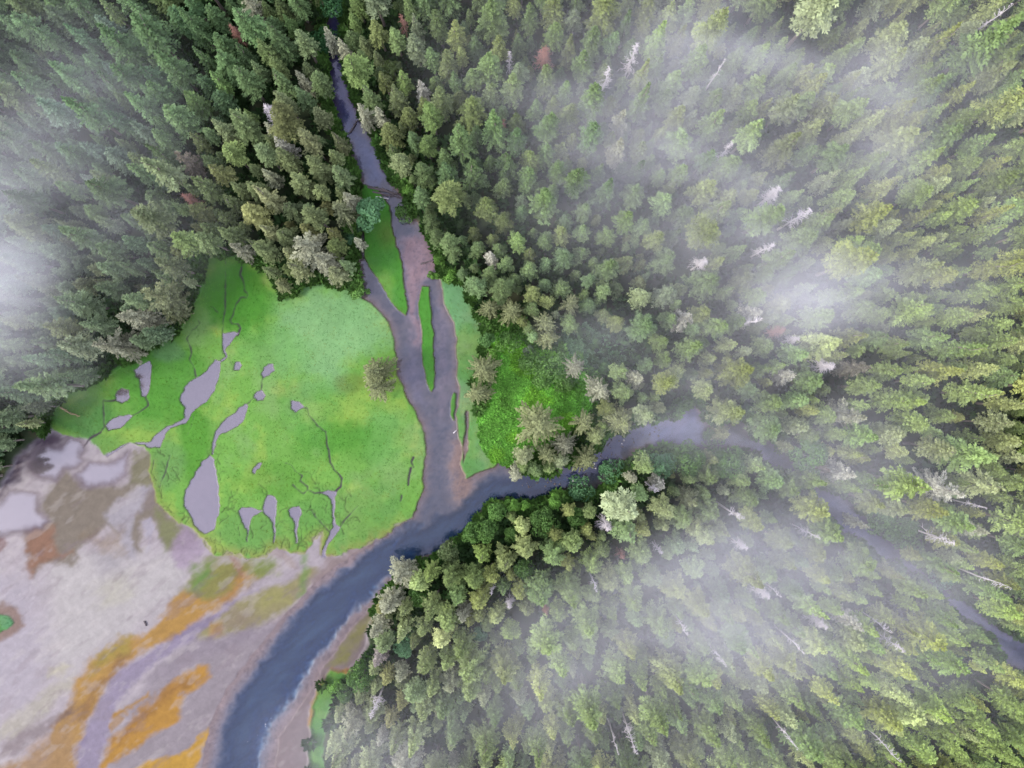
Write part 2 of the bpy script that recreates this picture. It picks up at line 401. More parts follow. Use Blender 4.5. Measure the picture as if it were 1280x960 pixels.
# meadow
mg = grass(d_mead + (n2 - .5) * 10 * sstep(630, 660, Y), greenA, 1.4 , h=.3)
inm = d_mead < 2
def blot(cx, cy, rx, ry, c, s):
    d = np.sqrt(((X - cx) / rx) ** 2 + ((Y - cy) / ry) ** 2) + (n1 - .5) * 1.1 + (n2 - .5) * .5
    m = (1 - sstep(.5, 1.15, d)) * s * inm
    col[:] = col * (1 - m[..., None]) + (np.asarray(c)[None, None] * (.88 + .24 * n2[..., None])) * m[..., None]
blot(405, 405, 74, 72, alb((150, 203, 134)), .85)
blot(455, 385, 45, 32, greenP, .55)
blot(330, 440, 60, 40, alb((124, 188, 92)), .6)
blot(480, 540, 40, 45, alb((122, 186, 100)), .5)
blot(420, 545, 60, 35, greenB, .8)
blot(390, 515, 40, 40, alb((112, 180, 82)), .5)
blot(300, 380, 50, 50, alb((80, 160, 44)), .8)
blot(200, 480, 70, 50, alb((84, 164, 50)), .7)
blot(245, 560, 22, 60, alb((84, 160, 42)), .7)
blot(210, 580, 25, 35, alb((118, 168, 92)), .7)
blot(330, 600, 60, 30, alb((106, 170, 60)), .6)
blot(440, 640, 70, 40, alb((112, 172, 82)), .7)
blot(310, 665, 60, 30, alb((116, 172, 84)), .8)
blot(445, 478, 22, 14, alb((120, 140, 60)), .5)
blot(110, 520, 50, 24, alb((84, 150, 72)), .7)
blot(130, 560, 40, 20, alb((100, 158, 80)), .5)
blot(210, 440, 20, 14, alb((120, 170, 110)), .6)
# worn brown rim along the lower meadow edge
rim = (1 - sstep(0, 17, -d_mead)) * np.maximum(sstep(640, 672, Y), .8 * sstep(560, 590, Y) * (X < 250)) * inm * sstep(.3, .6, n2 + .12)
col[:] = col * (1 - .6 * rim[..., None]) + alb((158, 158, 84))[None, None] * .6 * rim[..., None]
# east meadow, clearing
grass(np.where(d_east < 400, d_east, 999), alb((112, 176, 88)), 1.5, h=.5)
dd = np.sqrt(((X - 562) / 26.) ** 2 + ((Y - 385) / 40.) ** 2) + (n1 - .5)
mm = (1 - sstep(.5, 1.1, dd)) * (d_east < 0) * .6
col[:] = col * (1 - mm[..., None]) + alb((130, 190, 130))[None, None] * mm[..., None]
grass(d_clear, alb((96, 180, 32)), 3, h=.7)
grass(d_dim, alb((70, 125, 66)), 5, h=.8)

# river
d_isl = np.minimum(np.minimum(d_spit, d_thin), d_islet)
d_inlet = G.poly(INLET, warp=.6)
d_water = np.minimum(np.maximum(d_riv, -d_isl), d_inlet)
deep = 1 - sstep(-10, 14, G.poly(DEEP, m=40, warp=1.5) + (n1 - .5) * 16 + (n2 - .5) * 8)
bed = np.broadcast_to(alb((140, 116, 108)), shape + (3,)).copy()
def bedblob(pts, c, soft, s=1.):
    d = G.poly(pts, m=40, warp=2) + (n2 - .5) * soft
    m = ((1 - sstep(-soft, soft, d)) * s)[..., None]
    bed[:] = bed * (1 - m) + alb(c)[None, None] * m
    return m[..., 0]
bedblob([(405,-50),(432,-50),(434,100),(445,150),(430,180),(412,130)], (100, 84, 130), 10)
bedblob([(432,150),(470,185),(488,225),(460,232),(445,200)], (150, 140, 165), 10)
sh1 = bedblob([(498,300),(530,290),(545,325),(548,345),(530,350),(522,380),(523,430),(516,425),(508,385),(503,330)], (176, 140, 140), 8)
sh2 = bedblob([(560,548),(576,556),(580,600),(600,595),(612,600),(590,630),(570,638),(558,600)], (166, 134, 118), 12)
sh3 = bedblob([(516,430),(524,450),(530,500),(520,500),(505,470)], (150, 128, 136), 8, .7)
sh4 = bedblob([(545,370),(556,400),(560,480),(548,520),(544,430)], (160, 132, 132), 8, .7)
bedblob([(606,612),(640,600),(700,590),(760,550),(800,528),(815,540),(760,580),(720,604),(660,622),(610,626)], (74, 68, 104), 10)
sh5 = bedblob([(800,525),(870,500),(880,560),(820,560)], (160, 145, 180), 8, .8)
sh6 = bedblob([(950,550),(1010,590),(1150,700),(1300,810),(1300,850),(1100,720),(1000,640),(940,570)], (140, 125, 170), 14, .8)
shoal = np.clip(sh1 + sh2 + .5 * sh3 + .5 * sh4, 0, 1)
lower = sstep(650, 690, Y) * (X < 520)
flow = fbm(fy * 1.2, fx * .35, 9, 4, 4)
depth = ((0.06 + .18 * sstep(0, 14, -d_riv)) * (1 - lower) + (.01 + .30 * sstep(2, 30, -d_riv)) * lower) * (1 - .75 * shoal) * (.6 + .8 * flow) + 1.25 * deep * (.45 + 1.1 * flow)
bed = bed * (1 - .6 * lower[..., None]) + alb((158, 143, 146))[None, None] * .6 * lower[..., None]
spk = sstep(.62, .72, fbm(X, Y, 3.2, 1, 2))[..., None]
bed = bed * (1 - .35 * spk) + alb((96, 84, 92))[None, None] * .35 * spk
bed *= (.8 + .4 * n3[..., None]) * (.85 + .3 * n2[..., None])
dm = bed * (1 - .35 * deep[..., None])
m = put(d_water, dm, 1.3)
hgt[:] = hgt * (1 - m) + (-depth) * m
wet[:] = np.maximum(wet, m)
CLS[d_water < 0] = 3
# darker brown line along the foot of the banks, broken up by noise
bank_brown = alb((84, 70, 66))
edge = (1 - sstep(.2, 1.6, np.abs(d_water))) * ((d_mead < 8) | (d_east < 8) | (d_isl < 4) | (d_clear < 8))
edge = edge * sstep(.35, .65, n2)
col[:] = col * (1 - .5 * edge[..., None]) + bank_brown[None, None] * .5 * edge[..., None]
grass(np.where(d_isl < 400, d_isl, 999), alb((88, 168, 52)), 1.2, h=.4)
mm = (1 - sstep(0, 22, np.sqrt((X - 485) ** 2 + ((Y - 292) / 1.3) ** 2))) * (d_spit < 0) * .5
col[:] = col * (1 - mm[..., None]) + alb((126, 140, 66))[None, None] * mm[..., None]

# ponds, pools, creeks
dp_all = np.full(shape, 999.0)
pond_d = {}
for k, pts in PONDS.items():
    d = G.poly(pts, m=14, warp=.75) + (n3 - .5) * 1.2
    pond_d[k] = d; dp_all = np.minimum(dp_all, d)
d_cr = np.full(shape, 999.0)
for pts, a, b in CREEKS:
    d_cr = np.minimum(d_cr, G.line(pts, a, b))
d_cr = d_cr + .35 + (n2 - .5) * 1.9 + (n3 - .5) * .8
d_rl = np.full(shape, 999.0)
for pts, a, b in RILLS:
    d_rl = np.minimum(d_rl, G.line(pts, a, b, warp=.3))
d_rl = np.where(d_mead < 1, d_rl + .25 + (n2 - .5) * .9, 999)
silt = alb((126, 110, 116))
m = put(d_rl, alb((72, 84, 48)), .9, .85)
hgt[:] = hgt - m * .3
m = put(d_cr, alb((86, 74, 84)), .9)
hgt[:] = hgt * (1 - m) + .05 * m
m = put(dp_all, silt[None, None] * (.85 + .3 * n1[..., None]), .8)
hgt[:] = hgt * (1 - m) + (-.12) * m
wet[:] = np.maximum(wet, m)
CLS[dp_all < 0] = 1
pool_d = {}
for k, (pts, lb) in POOLS.items():
    d = G.poly(pts, m=14, warp=1.0) + (n2 - .5) * 3
    d = np.where(d_mud < -1, d, 999)
    pool_d[k] = d
    m = put(d, alb((118, 102, 110)), 5, .9)
    hgt[:] = np.where(d < 2, .03 - .15 * (1 - sstep(-11, 2, d)), hgt)
col[:] = np.clip(col, .004, .8)

def new_mesh(name, verts, faces_flat, loop_starts, loop_totals=None):
    me = bpy.data.meshes.new(name)
    nv = len(verts); nf = len(loop_starts)
    me.vertices.add(nv); me.vertices.foreach_set('co', np.asarray(verts, np.float32).ravel())
    me.loops.add(len(faces_flat)); me.loops.foreach_set('vertex_index', np.asarray(faces_flat, np.int32))
    me.polygons.add(nf); me.polygons.foreach_set('loop_start', np.asarray(loop_starts, np.int32))
    me.update(calc_edges=True)
    return me

def quads_mesh(name, verts, quads):
    q = np.asarray(quads, np.int32)
    return new_mesh(name, verts, q.ravel(), np.arange(len(q)) * 4)

def link(o, parent=None, coll=None):
    (coll or sc.collection).objects.link(o)
    if parent is not None: o.parent = parent
    return o

def tag(o, label=None, cat=None, group=None, kind=None):
    if label: o['label'] = label
    if cat: o['category'] = cat
    if group: o['group'] = group
    if kind: o['kind'] = kind
    return o

ny, nx = shape
vid = np.arange(nx * ny).reshape(ny, nx)
def sheet(name, facemask, zfield, attrs, mat, smooth=True):
    a = vid[1:, :-1][facemask]; b = vid[1:, 1:][facemask]; c = vid[:-1, 1:][facemask]; d = vid[:-1, :-1][facemask]
    q = np.stack([a, b, c, d], 1)
    used, inv = np.unique(q.ravel(), return_inverse=True)
    zz = zfield.ravel()[used] if np.ndim(zfield) else np.full(len(used), zfield)
    v = np.stack([wx(X.ravel()[used]), wy(Y.ravel()[used]), zz], 1)
    me = quads_mesh(name, v, inv.reshape(-1, 4))
    for an, arr in attrs.items():
        if arr.ndim == 3:
            at = me.attributes.new(an, 'FLOAT_COLOR', 'POINT')
            x = arr.reshape(-1, 3)[used]
            at.data.foreach_set('color', np.concatenate([x, np.ones((len(x), 1))], 1).astype(np.float32).ravel())
        else:
            at = me.attributes.new(an, 'FLOAT', 'POINT')
            at.data.foreach_set('value', arr.ravel()[used].astype(np.float32))
    me.polygons.foreach_set('use_smooth', np.ones(len(me.polygons), bool))
    me.materials.append(mat)
    o = bpy.data.objects.new(name, me)
    link(o)
    return o

# ------------------------------------------------------------------ materials
def mat(name):
    m = bpy.data.materials.new(name); m.use_nodes = True
    n = m.node_tree.nodes; l = m.node_tree.links
    return m, n, l

def ground_material():
    m, n, l = mat('soil_and_grass')
    b = n['Principled BSDF']
    at = n.new('ShaderNodeAttribute'); at.attribute_name = 'own_colour'
    aw = n.new('ShaderNodeAttribute'); aw.attribute_name = 'wet'
    geo = n.new('ShaderNodeNewGeometry')
    t = n.new('ShaderNodeTexNoise'); t.inputs['Scale'].default_value = .55; t.inputs['Detail'].default_value = 8; t.inputs['Roughness'].default_value = .62; t.inputs['Distortion'].default_value = .5
    l.new(geo.outputs['Position'], t.inputs['Vector'])
    mr = n.new('ShaderNodeMapRange'); mr.inputs['From Min'].default_value = .3; mr.inputs['From Max'].default_value = .7
    mr.inputs['To Min'].default_value = .9; mr.inputs['To Max'].default_value = 1.1
    l.new(t.outputs['Fac'], mr.inputs['Value'])
    vm = n.new('ShaderNodeVectorMath'); vm.operation = 'SCALE'
    l.new(at.outputs['Color'], vm.inputs[0]); l.new(mr.outputs['Result'], vm.inputs['Scale'])
    l.new(vm.outputs['Vector'], b.inputs['Base Color'])
    rr = n.new('ShaderNodeMapRange'); rr.inputs['To Min'].default_value = .95; rr.inputs['To Max'].default_value = .38
    l.new(aw.outputs['Fac'], rr.inputs['Value']); l.new(rr.outputs['Result'], b.inputs['Roughness'])
    bp = n.new('ShaderNodeBump'); bp.inputs['Strength'].default_value = .2; bp.inputs['Distance'].default_value = .2
    l.new(t.outputs['Fac'], bp.inputs['Height']); l.new(bp.outputs['Normal'], b.inputs['Normal'])
    b.inputs['Specular IOR Level'].default_value = .25
    return m
M_GROUND = ground_material()

def water_material(name, refl, absorb, bump, bscale, tint=(.9, .9, 1.0), turbid=.42):
    m, n, l = mat(name)
    for x in list(n):
        if x.type == 'BSDF_PRINCIPLED': n.remove(x)
    out = n['Material Output']
    at = n.new('ShaderNodeAttribute'); at.attribute_name = 'depth'
    comb = n.new('ShaderNodeCombineXYZ')
    for i, a in enumerate(absorb):
        p = n.new('ShaderNodeMath'); p.operation = 'POWER'; p.inputs[0].default_value = math.exp(-a)
        l.new(at.outputs['Fac'], p.inputs[1]); l.new(p.outputs[0], comb.inputs[i])
    tr = n.new('ShaderNodeBsdfTransparent'); l.new(comb.outputs[0], tr.inputs['Color'])
    gl = n.new('ShaderNodeBsdfGlossy'); gl.inputs['Roughness'].default_value = .09; gl.inputs['Color'].default_value = (*tint, 1)
    geo = n.new('ShaderNodeNewGeometry')
    t = n.new('ShaderNodeTexNoise'); t.inputs['Scale'].default_value = bscale; t.inputs['Detail'].default_value = 3
    l.new(geo.outputs['Position'], t.inputs['Vector'])
    bp = n.new('ShaderNodeBump'); bp.inputs['Distance'].default_value = .1
    bm = n.new('ShaderNodeMath'); bm.operation = 'MULTIPLY'; bm.inputs[1].default_value = bump
    l.new(at.outputs['Fac'], bm.inputs[0]); l.new(bm.outputs[0], bp.inputs['Strength'])
    l.new(t.outputs['Fac'], bp.inputs['Height']); l.new(bp.outputs['Normal'], gl.inputs['Normal'])
    fr = n.new('ShaderNodeMapRange'); fr.inputs['From Max'].default_value = .12; fr.inputs['To Max'].default_value = refl
    l.new(at.outputs['Fac'], fr.inputs['Value'])
    di = n.new('ShaderNodeBsdfDiffuse'); di.inputs['Color'].default_value = (.036, .072, .125, 1)     # suspended silt
    tb = n.new('ShaderNodeMapRange'); tb.inputs['From Min'].default_value = .3; tb.inputs['From Max'].default_value = 1.6; tb.inputs['To Max'].default_value = turbid; tb.inputs['From Max'].default_value = 2.0
    l.new(at.outputs['Fac'], tb.inputs['Value'])
    m0 = n.new('ShaderNodeMixShader'); l.new(tb.outputs[0], m0.inputs['Fac']); l.new(tr.outputs[0], m0.inputs[1]); l.new(di.outputs[0], m0.inputs[2])
    mx = n.new('ShaderNodeMixShader'); l.new(fr.outputs[0], mx.inputs['Fac'])
    l.new(m0.outputs[0], mx.inputs[1]); l.new(gl.outputs[0], mx.inputs[2])
    l.new(mx.outputs[0], out.inputs['Surface'])
    return m
M_RIVER = water_material('river_water', .05, (1.8, 1.1, .5), .35, 1.6)
M_POND = water_material('pond_water', .13, (.5, .5, .4), .0, 2.)
M_POOL = water_material('pool_water', .17, (.5, .5, .4), .0, 2., (1, .97, 1))

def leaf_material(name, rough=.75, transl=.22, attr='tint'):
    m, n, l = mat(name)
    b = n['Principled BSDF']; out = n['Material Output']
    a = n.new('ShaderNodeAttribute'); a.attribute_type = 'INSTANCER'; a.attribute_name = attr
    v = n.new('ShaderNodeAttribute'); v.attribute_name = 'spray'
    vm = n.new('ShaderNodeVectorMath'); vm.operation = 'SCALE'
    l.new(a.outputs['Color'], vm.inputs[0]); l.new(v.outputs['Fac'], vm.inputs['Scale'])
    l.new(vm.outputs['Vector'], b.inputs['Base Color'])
    b.inputs['Roughness'].default_value = rough
    b.inputs['Specular IOR Level'].default_value = .2
    tl = n.new('ShaderNodeBsdfTranslucent')
    l.new(vm.outputs['Vector'], tl.inputs['Color'])
    mx = n.new('ShaderNodeMixShader'); mx.inputs['Fac'].default_value = transl
    l.new(b.outputs[0], mx.inputs[1]); l.new(tl.outputs[0], mx.inputs[2]); l.new(mx.outputs[0], out.inputs['Surface'])
    return m
M_NEEDLE = leaf_material('needles')
M_LEAF = leaf_material('leaves', .6, .3)
M_BLADE = leaf_material('grass_blades', .8, .5)

def bark_material(name, c1, c2):
    m, n, l = mat(name)
    b = n['Principled BSDF']
    geo = n.new('ShaderNodeNewGeometry')
    t = n.new('ShaderNodeTexNoise'); t.inputs['Scale'].default_value = 2.5; t.inputs['Detail'].default_value = 5
    l.new(geo.outputs['Position'], t.inputs['Vector'])
    r = n.new('ShaderNodeMix'); r.data_type = 'RGBA'
    r.inputs['A'].default_value = (*c1, 1); r.inputs['B'].default_value = (*c2, 1)
    l.new(t.outputs['Fac'], r.inputs['Factor']); l.new(r.outputs['Result'], b.inputs['Base Color'])
    b.inputs['Roughness'].default_value = .9
    return m
M_BARK = bark_material('bark', (.10, .08, .065), (.26, .22, .19))
M_DEAD = bark_material('bleached_wood', (.34, .31, .31), (.62, .58, .57))
M_RUST = bark_material('rusty_dead_wood', (.16, .07, .05), (.32, .17, .13))
M_LOG = bark_material('wet_log', (.05, .04, .045), (.12, .10, .095))
M_STONE = bark_material('stone', (.2, .19, .19), (.5, .48, .47))

# ------------------------------------------------------------------ ground sheets
fc = CLS[:-1, :-1]
attrs = {'own_colour': col, 'wet': wet}
names = {0: ('forest_floor', 'dark mossy forest floor under the trees'),
         1: ('mudflat', 'wet lavender and ochre tidal mudflat beside the river'),
         2: ('meadow', 'bright green salt meadow ground beside the river'),
         3: ('river_bed', 'silty bed under the river')}
for k, (nm, lb) in names.items():
    o = sheet(nm, fc == k, hgt, attrs, M_GROUND)
    tag(o, lb, nm.replace('_', ' '), kind='structure')
# land beyond the surveyed plan, out to the horizon
def plain_land():
    x0, x1 = wx(G.xs[0]), wx(G.xs[-1]); y0, y1 = wy(G.ys[-1]), wy(G.ys[0])
    B = 3000
    v = [(-B,-B,.9),(B,-B,.9),(B,B,.9),(-B,B,.9),(x0,y0,.9),(x1,y0,.9),(x1,y1,.9),(x0,y1,.9)]
    f = [(0,1,5,4),(1,2,6,5),(2,3,7,6),(3,0,4,7)]
    me = quads_mesh('land', v, f)
    at = me.attributes.new('own_colour', 'FLOAT_COLOR', 'POINT')
    at.data.foreach_set('color', np.tile([.024, .036, .016, 1], 8).astype(np.float32))
    me.materials.append(M_GROUND)
    o = link(bpy.data.objects.new('land', me))
    tag(o, 'forest ground reaching beyond the valley', 'land', kind='structure')
plain_land()

def fmask(d, t):
    return (d[:-1, :-1] < t) | (d[1:, :-1] < t) | (d[:-1, 1:] < t) | (d[1:, 1:] < t)
dep = {'depth': np.clip(-hgt, 0.0, 3)}
o = sheet('river', fmask(d_water, 1.0), 0.0, dep, M_RIVER)
tag(o, 'violet blue river winding through forest and meadow', 'river', kind='structure')
for k, d in pond_d.items():
    o = sheet('pond', fmask(d, .6), 0.0, dep, M_POND)
    tag(o, POND_LABEL[k], 'pond', 'ponds in the salt meadow', kind='structure')
for k, d in pool_d.items():
    o = sheet('tide_pool', fmask(d, 1.5), 0.0, dep, M_POOL)
    tag(o, POOLS[k][1], 'tide pool', 'pools on the mudflat', kind='structure')

# ------------------------------------------------------------------ plant meshes
class Leaves:
    """collects kites (4-corner leaf sprays) with a per-corner tone"""
    def __init__(s): s.v = []; s.t = []
    def add(s, base, tip, side, wid, tone):
        s.v.append(np.stack([base, base + (tip - base) * .45 + side * wid, tip, base + (tip - base) * .45 - side * wid], 1)); s.t.append(np.repeat(tone, 4))
    def mesh(s, name, m):
        v = np.concatenate([a.reshape(-1, 3) for a in s.v]); t = np.concatenate(s.t)
        q = np.arange(len(v)).reshape(-1, 4)
        me = quads_mesh(name, v, q)
        at = me.attributes.new('spray', 'FLOAT', 'POINT'); at.data.foreach_set('value', t.astype(np.float32))
        me.materials.append(m)
        return me

def unit(a): return a / (np.linalg.norm(a, axis=-1, keepdims=True) + 1e-9)

def conifer_crown(seed, H=28., Rm=3.4, base=.25, p=.8, whorl=1.05, nb=6.6, droop=.35, sparse=0., wid=.165, lumpy=.3, twk=1.):
    g = np.random.default_rng(seed)
    L = Leaves()
    z = H * base
    lean = g.uniform(-1, 1, 2) * .25
    side_scale = 1 + lumpy * g.uniform(-1, 1, 8)
    while z < H - .25:
        t = (z - H * base) / (H * (1 - base))
        r = Rm * max(.06, (1 - t) ** p) * min(1, .55 + 2.2 * t)
        n = max(4, int(round(nb * (0.55 + .6 * min(1, r / Rm)))))
        a0 = g.uniform(0, 6.28)
        for i in range(n):
            if g.random() < sparse: continue
            a = a0 + 6.283 * i / n + g.normal(0, .22)
            k = a / 6.283 * 8; k0 = int(math.floor(k)); fr = k - k0
            ss = side_scale[k0 % 8] * (1 - fr) + side_scale[(k0 + 1) % 8] * fr
            ln = r * ss * g.uniform(.72, 1.18)
            zb = z + g.normal(0, .2)
            dh = np.array([math.cos(a), math.sin(a), 0]); dn = np.array([-dh[1], dh[0], 0])
            m = max(3, int(ln / .31))
            s = (np.arange(m) + .35) / m
            dr = droop * (1 - .55 * t)
            bx = np.stack([dh[0] * ln * s, dh[1] * ln * s, zb + ln * (.22 * s - (dr + .3) * s * s)], 1)
            bx[:, :2] += lean * (zb / H) ** 2
            prof = np.sin(np.clip(s, .12, 1) * 2.75) ** .8
            tone_b = g.uniform(.62, 1.28)
            for sd_ in (-1, 1):
                tw = twk * (.28 + .21 * ln * prof) * g.uniform(.7, 1.2, m)
                ang = g.normal(.95, .22, m)
                d3 = dh[None] * np.cos(ang)[:, None] + sd_ * dn[None] * np.sin(ang)[:, None]
                d3[:, 2] = -.30 - .35 * dr + g.normal(0, .2, m)
                d3 = unit(d3)
                tip = bx + d3 * tw[:, None]
                sv = unit(np.cross(d3, np.array([0, 0, 1.])) + g.normal(0, .35, (m, 3)))
                L.add(bx, tip, sv, wid * g.uniform(.7, 1.3, m)[:, None], tone_b * g.uniform(.8, 1.15, m) * (.72 + .46 * s))  # sprays lighten outwards: paler young tips plus tip highlights painted into the tone
            # leader of the branch
            d3 = unit(np.array([[dh[0], dh[1], .1 - dr]])) + g.normal(0, .1, (1, 3))
            L.add(bx[-1:], bx[-1:] + d3 * (.35 + .12 * ln), dn[None], np.array([[wid]]), np.array([tone_b * 1.12]))
        z += whorl * (.55 + .5 * (1 - t)) * g.uniform(.7, 1.3)
    # leader shoots at the very top
    for i in range(5):
        a = g.uniform(0, 6.28)
        b = np.array([[lean[0], lean[1], H - .8 + .12 * i]])
        d = np.array([[math.cos(a) * .35, math.sin(a) * .35, .75]])
        L.add(b, b + d, np.array([[-math.sin(a), math.cos(a), 0]]), np.array([[.13]]), np.array([1.1]))
    return L

def leafy_crown(seed, H=14., Rm=4., lobes=16, per=120, leaf=.34, zlow=.35, squash=.8):
    g = np.random.default_rng(seed)
    L = Leaves()
    for i in range(lobes):
        a = g.uniform(0, 6.283); rr = Rm * math.sqrt(g.uniform(0, .62))
        zz = H * (1 - (1 - zlow) * (rr / Rm) ** 1.6 * g.uniform(.5, 1)) - Rm * .3
        lr = Rm * g.uniform(.28, .46)
        c = np.array([math.cos(a) * rr, math.sin(a) * rr, zz])
        d = unit(g.normal(0, 1, (per, 3))); d[:, 2] = np.abs(d[:, 2]) * 1.0 - .35; d = unit(d)
        pos = c + d * lr * (g.uniform(.55, 1.05, per) ** .6)[:, None] * np.array([1, 1, squash])
        tn = unit(d + g.normal(0, .7, (per, 3)))
        tg = unit(np.cross(tn, g.normal(0, 1, (per, 3))))
        sv = np.cross(tn, tg)
        ls = leaf * g.uniform(.7, 1.4, per)[:, None]
        tone = g.uniform(.82, 1.12) * g.uniform(.8, 1.2, per)
        L.add(pos - tg * ls, pos + tg * ls, sv, ls * .62, tone)
    return L

def tube(pts, rad, ns=7):
    pts = np.asarray(pts, float); n = len(pts)
    V = []; F = []
    for i in range(n):
        t = pts[min(i + 1, n - 1)] - pts[max(i - 1, 0)]
        t = t / (np.linalg.norm(t) + 1e-9)
        u = np.cross(t, [0.31, .95, .1]);
        if np.linalg.norm(u) < .1: u = np.cross(t, [1, 0, 0])
        u /= np.linalg.norm(u); v = np.cross(t, u)
        for k in range(ns):
            a = 6.2832 * k / ns
            V.append(pts[i] + (u * math.cos(a) + v * math.sin(a)) * rad[i])
    for i in range(n - 1):
        for k in range(ns):
            F.append((i * ns + k, i * ns + (k + 1) % ns, (i + 1) * ns + (k + 1) % ns, (i + 1) * ns + k))
    return V, F

def tubes_mesh(name, tubes, m):
    V = []; F = []
    for v, f in tubes:
        b = len(V); V += list(v); F += [tuple(b + i for i in q) for q in f]
    me = quads_mesh(name, V, F)
    me.polygons.foreach_set('use_smooth', np.ones(len(me.polygons), bool))
    me.materials.append(m)
    return me

def trunk_mesh(seed, H, r0, m, top=.97):
    g = np.random.default_rng(seed)
    k = 7
    pts = [(g.normal(0, .05) * i, g.normal(0, .05) * i, -0.6 + (H * top + .6) * i / (k - 1)) for i in range(k)]
    rad = [r0 * (1.25 if i == 0 else 1) * (1 - .93 * i / (k - 1)) + .02 for i in range(k)]
    return tubes_mesh('trunk', [tube(pts, rad)], m), pts

def snag_meshes(seed, H, r0, n, ln, m, z0=.3, fine=2):
    g = np.random.default_rng(seed)
    tm, _ = trunk_mesh(seed, H, r0, m)
    T = []
    for i in range(n):
        z = H * g.uniform(z0, .98); t = (z / H - z0) / (1 - z0)
        a = g.uniform(0, 6.283); l = ln * (1 - .75 * t) * g.uniform(.5, 1.15)
        dh = np.array([math.cos(a), math.sin(a), 0])
        p = [np.array([0, 0, z]) + dh * l * s + np.array([0, 0, l * (.25 * s - .5 * s * s)]) + (g.normal(0, .06 * l, 3) if s > 0 else 0) for s in (0, .35, .7, 1)]
        T.append(tube(p, [.085, .06, .045, .02], 4))
        for j in range(fine):
            q0 = p[1 + j % 2]; aa = a + g.choice((-1, 1)) * g.uniform(.5, 1.1)
            q1 = q0 + np.array([math.cos(aa), math.sin(aa), g.uniform(-.5, .2)]) * l * g.uniform(.25, .45)
            T.append(tube([q0, (q0 + q1) / 2 + g.normal(0, .05, 3), q1], [.05, .04, .018], 4))
    return tm, tubes_mesh('branches', T, m)

# prototypes: name -> list of (trunk mesh, crown mesh, height, crown radius)
def proto(seed, **k):
    k['H'] *= .80; H = k['H']
    tm, _ = trunk_mesh(seed + 500, H, H * .0125, M_BARK)
    return (tm, conifer_crown(seed, **k).mesh('crown', M_NEEDLE), H, k['Rm'])
CON = [
 proto(1, H=30, Rm=3.4, p=.85, base=.25), proto(2, H=27, Rm=3.0, p=.7, base=.3), proto(3, H=32, Rm=3.8, p=.9, base=.22, droop=.45),
 proto(4, H=25, Rm=2.7, p=.62, base=.3, nb=8), proto(5, H=28, Rm=3.3, p=.6, base=.35, droop=.5), proto(6, H=29, Rm=2.6, p=.75, base=.35),
 proto(7, H=24, Rm=3.1, p=.55, base=.3, nb=8, droop=.55), proto(8, H=31, Rm=3.1, p=1.0, base=.2, droop=.3), proto(9, H=26, Rm=3.5, p=.75, base=.28, sparse=.15, lumpy=.4),
 proto(10, H=30, Rm=2.9, p=.66, base=.4, lumpy=.4), proto(11, H=22, Rm=2.5, p=.9, base=.15), proto(12, H=33, Rm=3.6, p=.7, base=.4, sparse=.1, lumpy=.35),
]
STAR = [proto(31, H=26, Rm=4.6, p=.72, base=.06, nb=10, whorl=2.3, sparse=.12, droop=.5, wid=.22, twk=.62), proto(32, H=28, Rm=5.0, p=.78, base=.06, nb=10, whorl=2.3, sparse=.12, droop=.45, wid=.22, twk=.62),
        proto(33, H=24, Rm=4.4, p=.68, base=.06, nb=10, whorl=2.1, sparse=.12, droop=.55, wid=.22, twk=.65)]
PALE = [proto(41, H=27, Rm=3.6, p=.7, base=.1, sparse=.25, lumpy=.5, wid=.17), proto(42, H=30, Rm=4.0, p=.7, base=.12, sparse=.3, lumpy=.55, wid=.17), proto(43, H=25, Rm=3.3, p=.6, base=.1, sparse=.2, lumpy=.4, wid=.17)]
BROAD = []
for i, (H, Rm, lo) in enumerate([(13, 4.2, 17), (10, 3.4, 13), (15, 5.0, 20), (12, 3.8, 15)]):
    tm, _ = trunk_mesh(700 + i, H * .85, .2, M_BARK)
    BROAD.append((tm, leafy_crown(60 + i, H, Rm, lo, 150, .33).mesh('crown', M_LEAF), H, Rm))
BUSH = []
for i, (H, Rm, lo) in enumerate([(3.2, 2.6, 10), (2.4, 1.9, 8), (4.2, 3.6, 15)]):
    tm, _ = trunk_mesh(720 + i, H * .7, .09, M_BARK)
    BUSH.append((tm, leafy_crown(80 + i, H, Rm, lo, 110, .24, zlow=.25, squash=.7).mesh('foliage', M_LEAF), H, Rm))
SNAG = []
for i, (H, n, ln, m_) in enumerate([(22, 56, 2.8, M_DEAD), (25, 70, 3.1, M_DEAD), (18, 60, 2.6, M_RUST), (20, 110, 3.5, M_DEAD), (24, 22, 1.4, M_DEAD), (17, 120, 2.8, M_RUST)]):
    SNAG.append(snag_meshes(90 + i, H, .28, n, ln, m_, .35 if i != 4 else .5, 3 if i in (3, 5) else 2) + (H, ln))

crown_src = bpy.data.collections.new('conifers'); sc.collection.children.link(crown_src)
trunk_src = bpy.data.collections.new('conifer_trunks'); sc.collection.children.link(trunk_src)

def f_at(z): return CAM_H / (CAM_H - z)

def plant(kind, pr, px, py, scale, rot, tint, label, cat, group=None, widen=1.0, parts=('trunk', 'crown'), src=None):
    e = bpy.data.objects.new(kind, None); link(e)
    e.empty_display_size = .5
    zi = ground_z(px, py)
    e.location = (wx(px), wy(py), zi); e.rotation_euler = (0, 0, rot); e.scale = (scale * widen, scale * widen, scale)
    tag(e, label, cat, group)
    for nm, me in zip(parts, pr[:2]):
        o = bpy.data.objects.new(nm, me); link(o, e)
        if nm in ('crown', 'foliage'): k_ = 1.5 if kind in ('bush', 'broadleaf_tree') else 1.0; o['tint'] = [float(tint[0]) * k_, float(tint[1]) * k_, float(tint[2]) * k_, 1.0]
        if src is not None:
            (crown_src if nm == 'crown' else trunk_src).objects.link(o)
    return e

